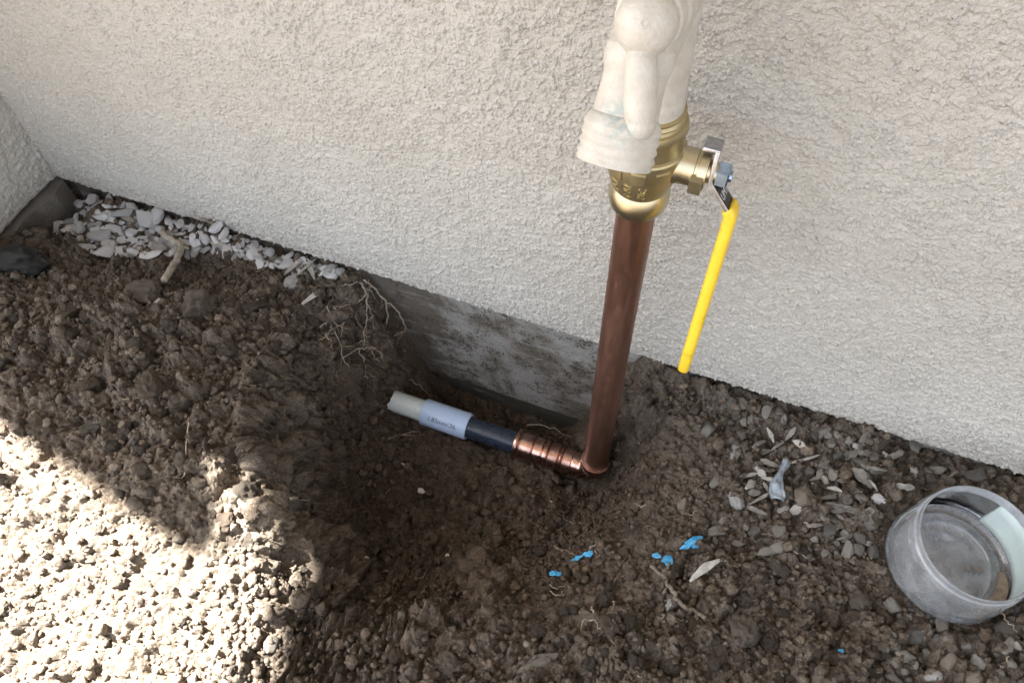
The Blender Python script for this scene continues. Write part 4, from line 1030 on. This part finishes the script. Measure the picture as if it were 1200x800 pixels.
for _ in range(46):                                    # stray rootlets in the soil
    px, py = rgq.choice([(rgq.uniform(340, 740), rgq.uniform(560, 730)), (rgq.uniform(330, 640), rgq.uniform(420, 640)), (rgq.uniform(700, 1000), rgq.uniform(560, 800)), (rgq.uniform(20, 320), rgq.uniform(350, 560))])
    if 455 < px < 720 and 430 < py < 580: continue
    a = rgq.uniform(0, 6.28); l_ = rgq.uniform(7, 17)
    root('rootlet', 'rootlet', where('hair thin rootlet', 'hole' if 330 < px < 740 and py < 730 else 'heap' if px < 330 else 'right', px, py, l_, 7, 17), [[(px, py), (px + l_ * math.cos(a), py + l_ * math.sin(a) * .7), (px + 1.8 * l_ * math.cos(a + .5), py + 1.8 * l_ * math.sin(a + .5) * .7)]], rgq.uniform(.00028, .0005), seed=_ + 60, group='loose rootlets on the soil')

def scrap(px, py, mm, ang, label, mat='blue_plastic', asp=.6, seed=0, name='plastic_fragment', cat='plastic fragment', arms=0):
    arms = 0
    p = place(px, py, .0045); mb_ = MB(); rgs = np.random.RandomState(seed)
    vv, ff = ico((0, 0, 0), 1.0)
    d = 1 + 1.3 * (vn3(vv * 1.9 + seed * 2.3, seed) - .5) + .9 * (vn3(vv * 4.1, seed + 4) - .5)
    vv = vv * d[:, None] * np.array([mm / 2000, mm * asp / 2000, mm * .24 / 2000]) * .82
    mb_.add(vv, ff)
    for k in range(arms):
        t = rgs.uniform(0, 6.28); e = np.array([math.cos(t), math.sin(t) * asp, .2]) * mm / 1400
        mb_.tube([e * .4, e * .8 + np.array([0, 0, .0006]), e * 1.15], [mm * .00009, mm * .00006, mm * .00003], 6)
    c_, s2 = math.cos(math.radians(ang)), math.sin(math.radians(ang))
    n_ = np.array(nrm(p[0], p[1], .01)) + np.array([0, -.3, .4]); n_ /= np.linalg.norm(n_)
    a_ = EX - n_ * EX.dot(n_); a_ /= np.linalg.norm(a_); b2 = np.cross(n_, a_)
    mb_.v = [p + (a_ * c_ + b2 * s2) * q[0] + (-a_ * s2 + b2 * c_) * q[1] + n_ * q[2] for q in mb_.v]
    return tag(mb_.build(name, mat, None, angle=50), label, cat)
scrap(651, 671, 9, 10, 'leftmost small blue plastic fragment on the rim of the hole', seed=1)
scrap(676, 654, 9, 35, 'blue plastic fragment at the end of the knotty root', seed=2)
scrap(690, 649, 9, 20, 'pale blue twisted fragment beside the knotty root', seed=3, arms=4)
scrap(769, 651, 7, 0, 'tiny teal fragment left of the square blue one', seed=4, arms=3)
scrap(783, 656, 8, 0, 'small square blue fragment above the forked twig', seed=5, asp=.9)
scrap(811, 636, 19, 48, 'largest long blue plastic fragment, uppermost on the slope', seed=6, asp=.38, arms=3)
scrap(986, 762, 4, 0, 'tiny blue speck on the brown foreground soil', seed=7, arms=0)
scrap(493, 575, 6.5, 20, 'small square white flake on the hole floor below the coupling', 'white_stone', .85, 8, 'white_flake', 'flake', 0)
scrap(474, 545, 6, -30, 'small white flake on the hole floor left of the square one', 'white_stone', .5, 9, 'white_flake', 'flake', 0)
scrap(524, 650, 4.5, 0, 'tiny white flake on the dark floor of the hole', 'white_stone', .8, 10, 'white_flake', 'flake', 0)
for i, (px, py, lb) in enumerate([(1136, 664, 'left pebble of two lying inside the jar'), (1147, 667, 'right pebble of two lying inside the jar')]):
    o = link('pebble', lib('stone', 'tan_stone', i)); o.scale = (.0028, .0024, .0018); p = at(px, py, z=JC[2] + .0062); o.location = p; tag(o, lb, 'pebble')

# ------------------------------------------------------------------ loose crumbs
def crumbs():
    temps = []
    for s_ in range(14):
        me = rock_mesh('crumb', 300 + s_, 'soil', 1 if s_ < 9 else 2, .45, 5, .25 if s_ < 9 else .2, crumb=0 if s_ < 9 else .4)
        v = np.array([q.co[:] for q in me.vertices]); f = np.array([q.vertices[:] for q in me.polygons]); temps.append((v, f)); bpy.data.meshes.remove(me)
    rg = np.random.RandomState(5); V = []; Fc = []; T = []; Rn = []; off = 0
    N = 80000; x = rg.uniform(-.70, .32, N); y = rg.uniform(-.415, -.003, N)
    # keep to the wedge of ground the picture covers (plus a margin)
    q = (np.stack([x, y, samp(ZS, x, y)], 1) - CAM) @ RW; u, w_ = q[:, 0] / q[:, 2] * F + 600, q[:, 1] / q[:, 2] * F + 400
    dens = samp(rough, x, y) * (.35 + .65 * (fbm2(x * 24, y * 24, 2, 30))) + .35 * samp(STEEP, x, y)
    ok = (u > -60) & (u < 1260) & (w_ > 150) & (w_ < 860) & (rg.rand(N) < dens * 1.1)
    bed = (u < 240) & (w_ < 290)
    ok &= ~bed | (rg.rand(N) < .6)
    ok &= ~((x > -.265) & (x < -.04) & (np.abs(y + .05) < .014))
    ok &= np.hypot(x - JC[0], y - JC[1]) > .040
    idx = np.nonzero(ok)[0][:11500]
    z = samp(ZT, x, y); tn = samp(TONE, x, y); pale_ = samp(SUN_PALE, x, y)
    for i in idx:
        big = rg.rand() < .085
        t = temps[rg.randint(9, 14)] if big else temps[rg.randint(0, 9)]
        s_ = rg.uniform(.0026, .0050) if big else .0009 + .0017 * rg.rand() ** 1.6
        a, b2, c_ = rg.uniform(0, 6.28, 3)
        ca, sa, cb, sb, cc, sc = math.cos(a), math.sin(a), math.cos(b2), math.sin(b2), math.cos(c_), math.sin(c_)
        M = np.array([[ca, -sa, 0], [sa, ca, 0], [0, 0, 1]]) @ np.array([[1, 0, 0], [0, cb, -sb], [0, sb, cb]]) @ np.array([[cc, -sc, 0], [sc, cc, 0], [0, 0, 1]])
        v = (t[0] * rg.uniform(.75, 1.2, 3)) @ M.T * s_ + np.array([x[i], y[i], z[i] + s_ * .35])
        V.append(v); Fc.append(t[1] + off); off += len(v); r_ = min(1, rg.rand() + .35 * pale_[i])  # crumbs in the sun patch get the same lighter colour
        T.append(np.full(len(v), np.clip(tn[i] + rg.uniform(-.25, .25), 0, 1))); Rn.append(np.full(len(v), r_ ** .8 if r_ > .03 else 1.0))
    return np.concatenate(V), np.concatenate(Fc), np.concatenate(T), np.concatenate(Rn)
v, f, t_, r_ = crumbs()
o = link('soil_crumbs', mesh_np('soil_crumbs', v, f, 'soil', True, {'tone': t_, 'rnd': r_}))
tag(o, 'loose soil crumbs scattered over the dug earth', 'soil', kind='stuff')
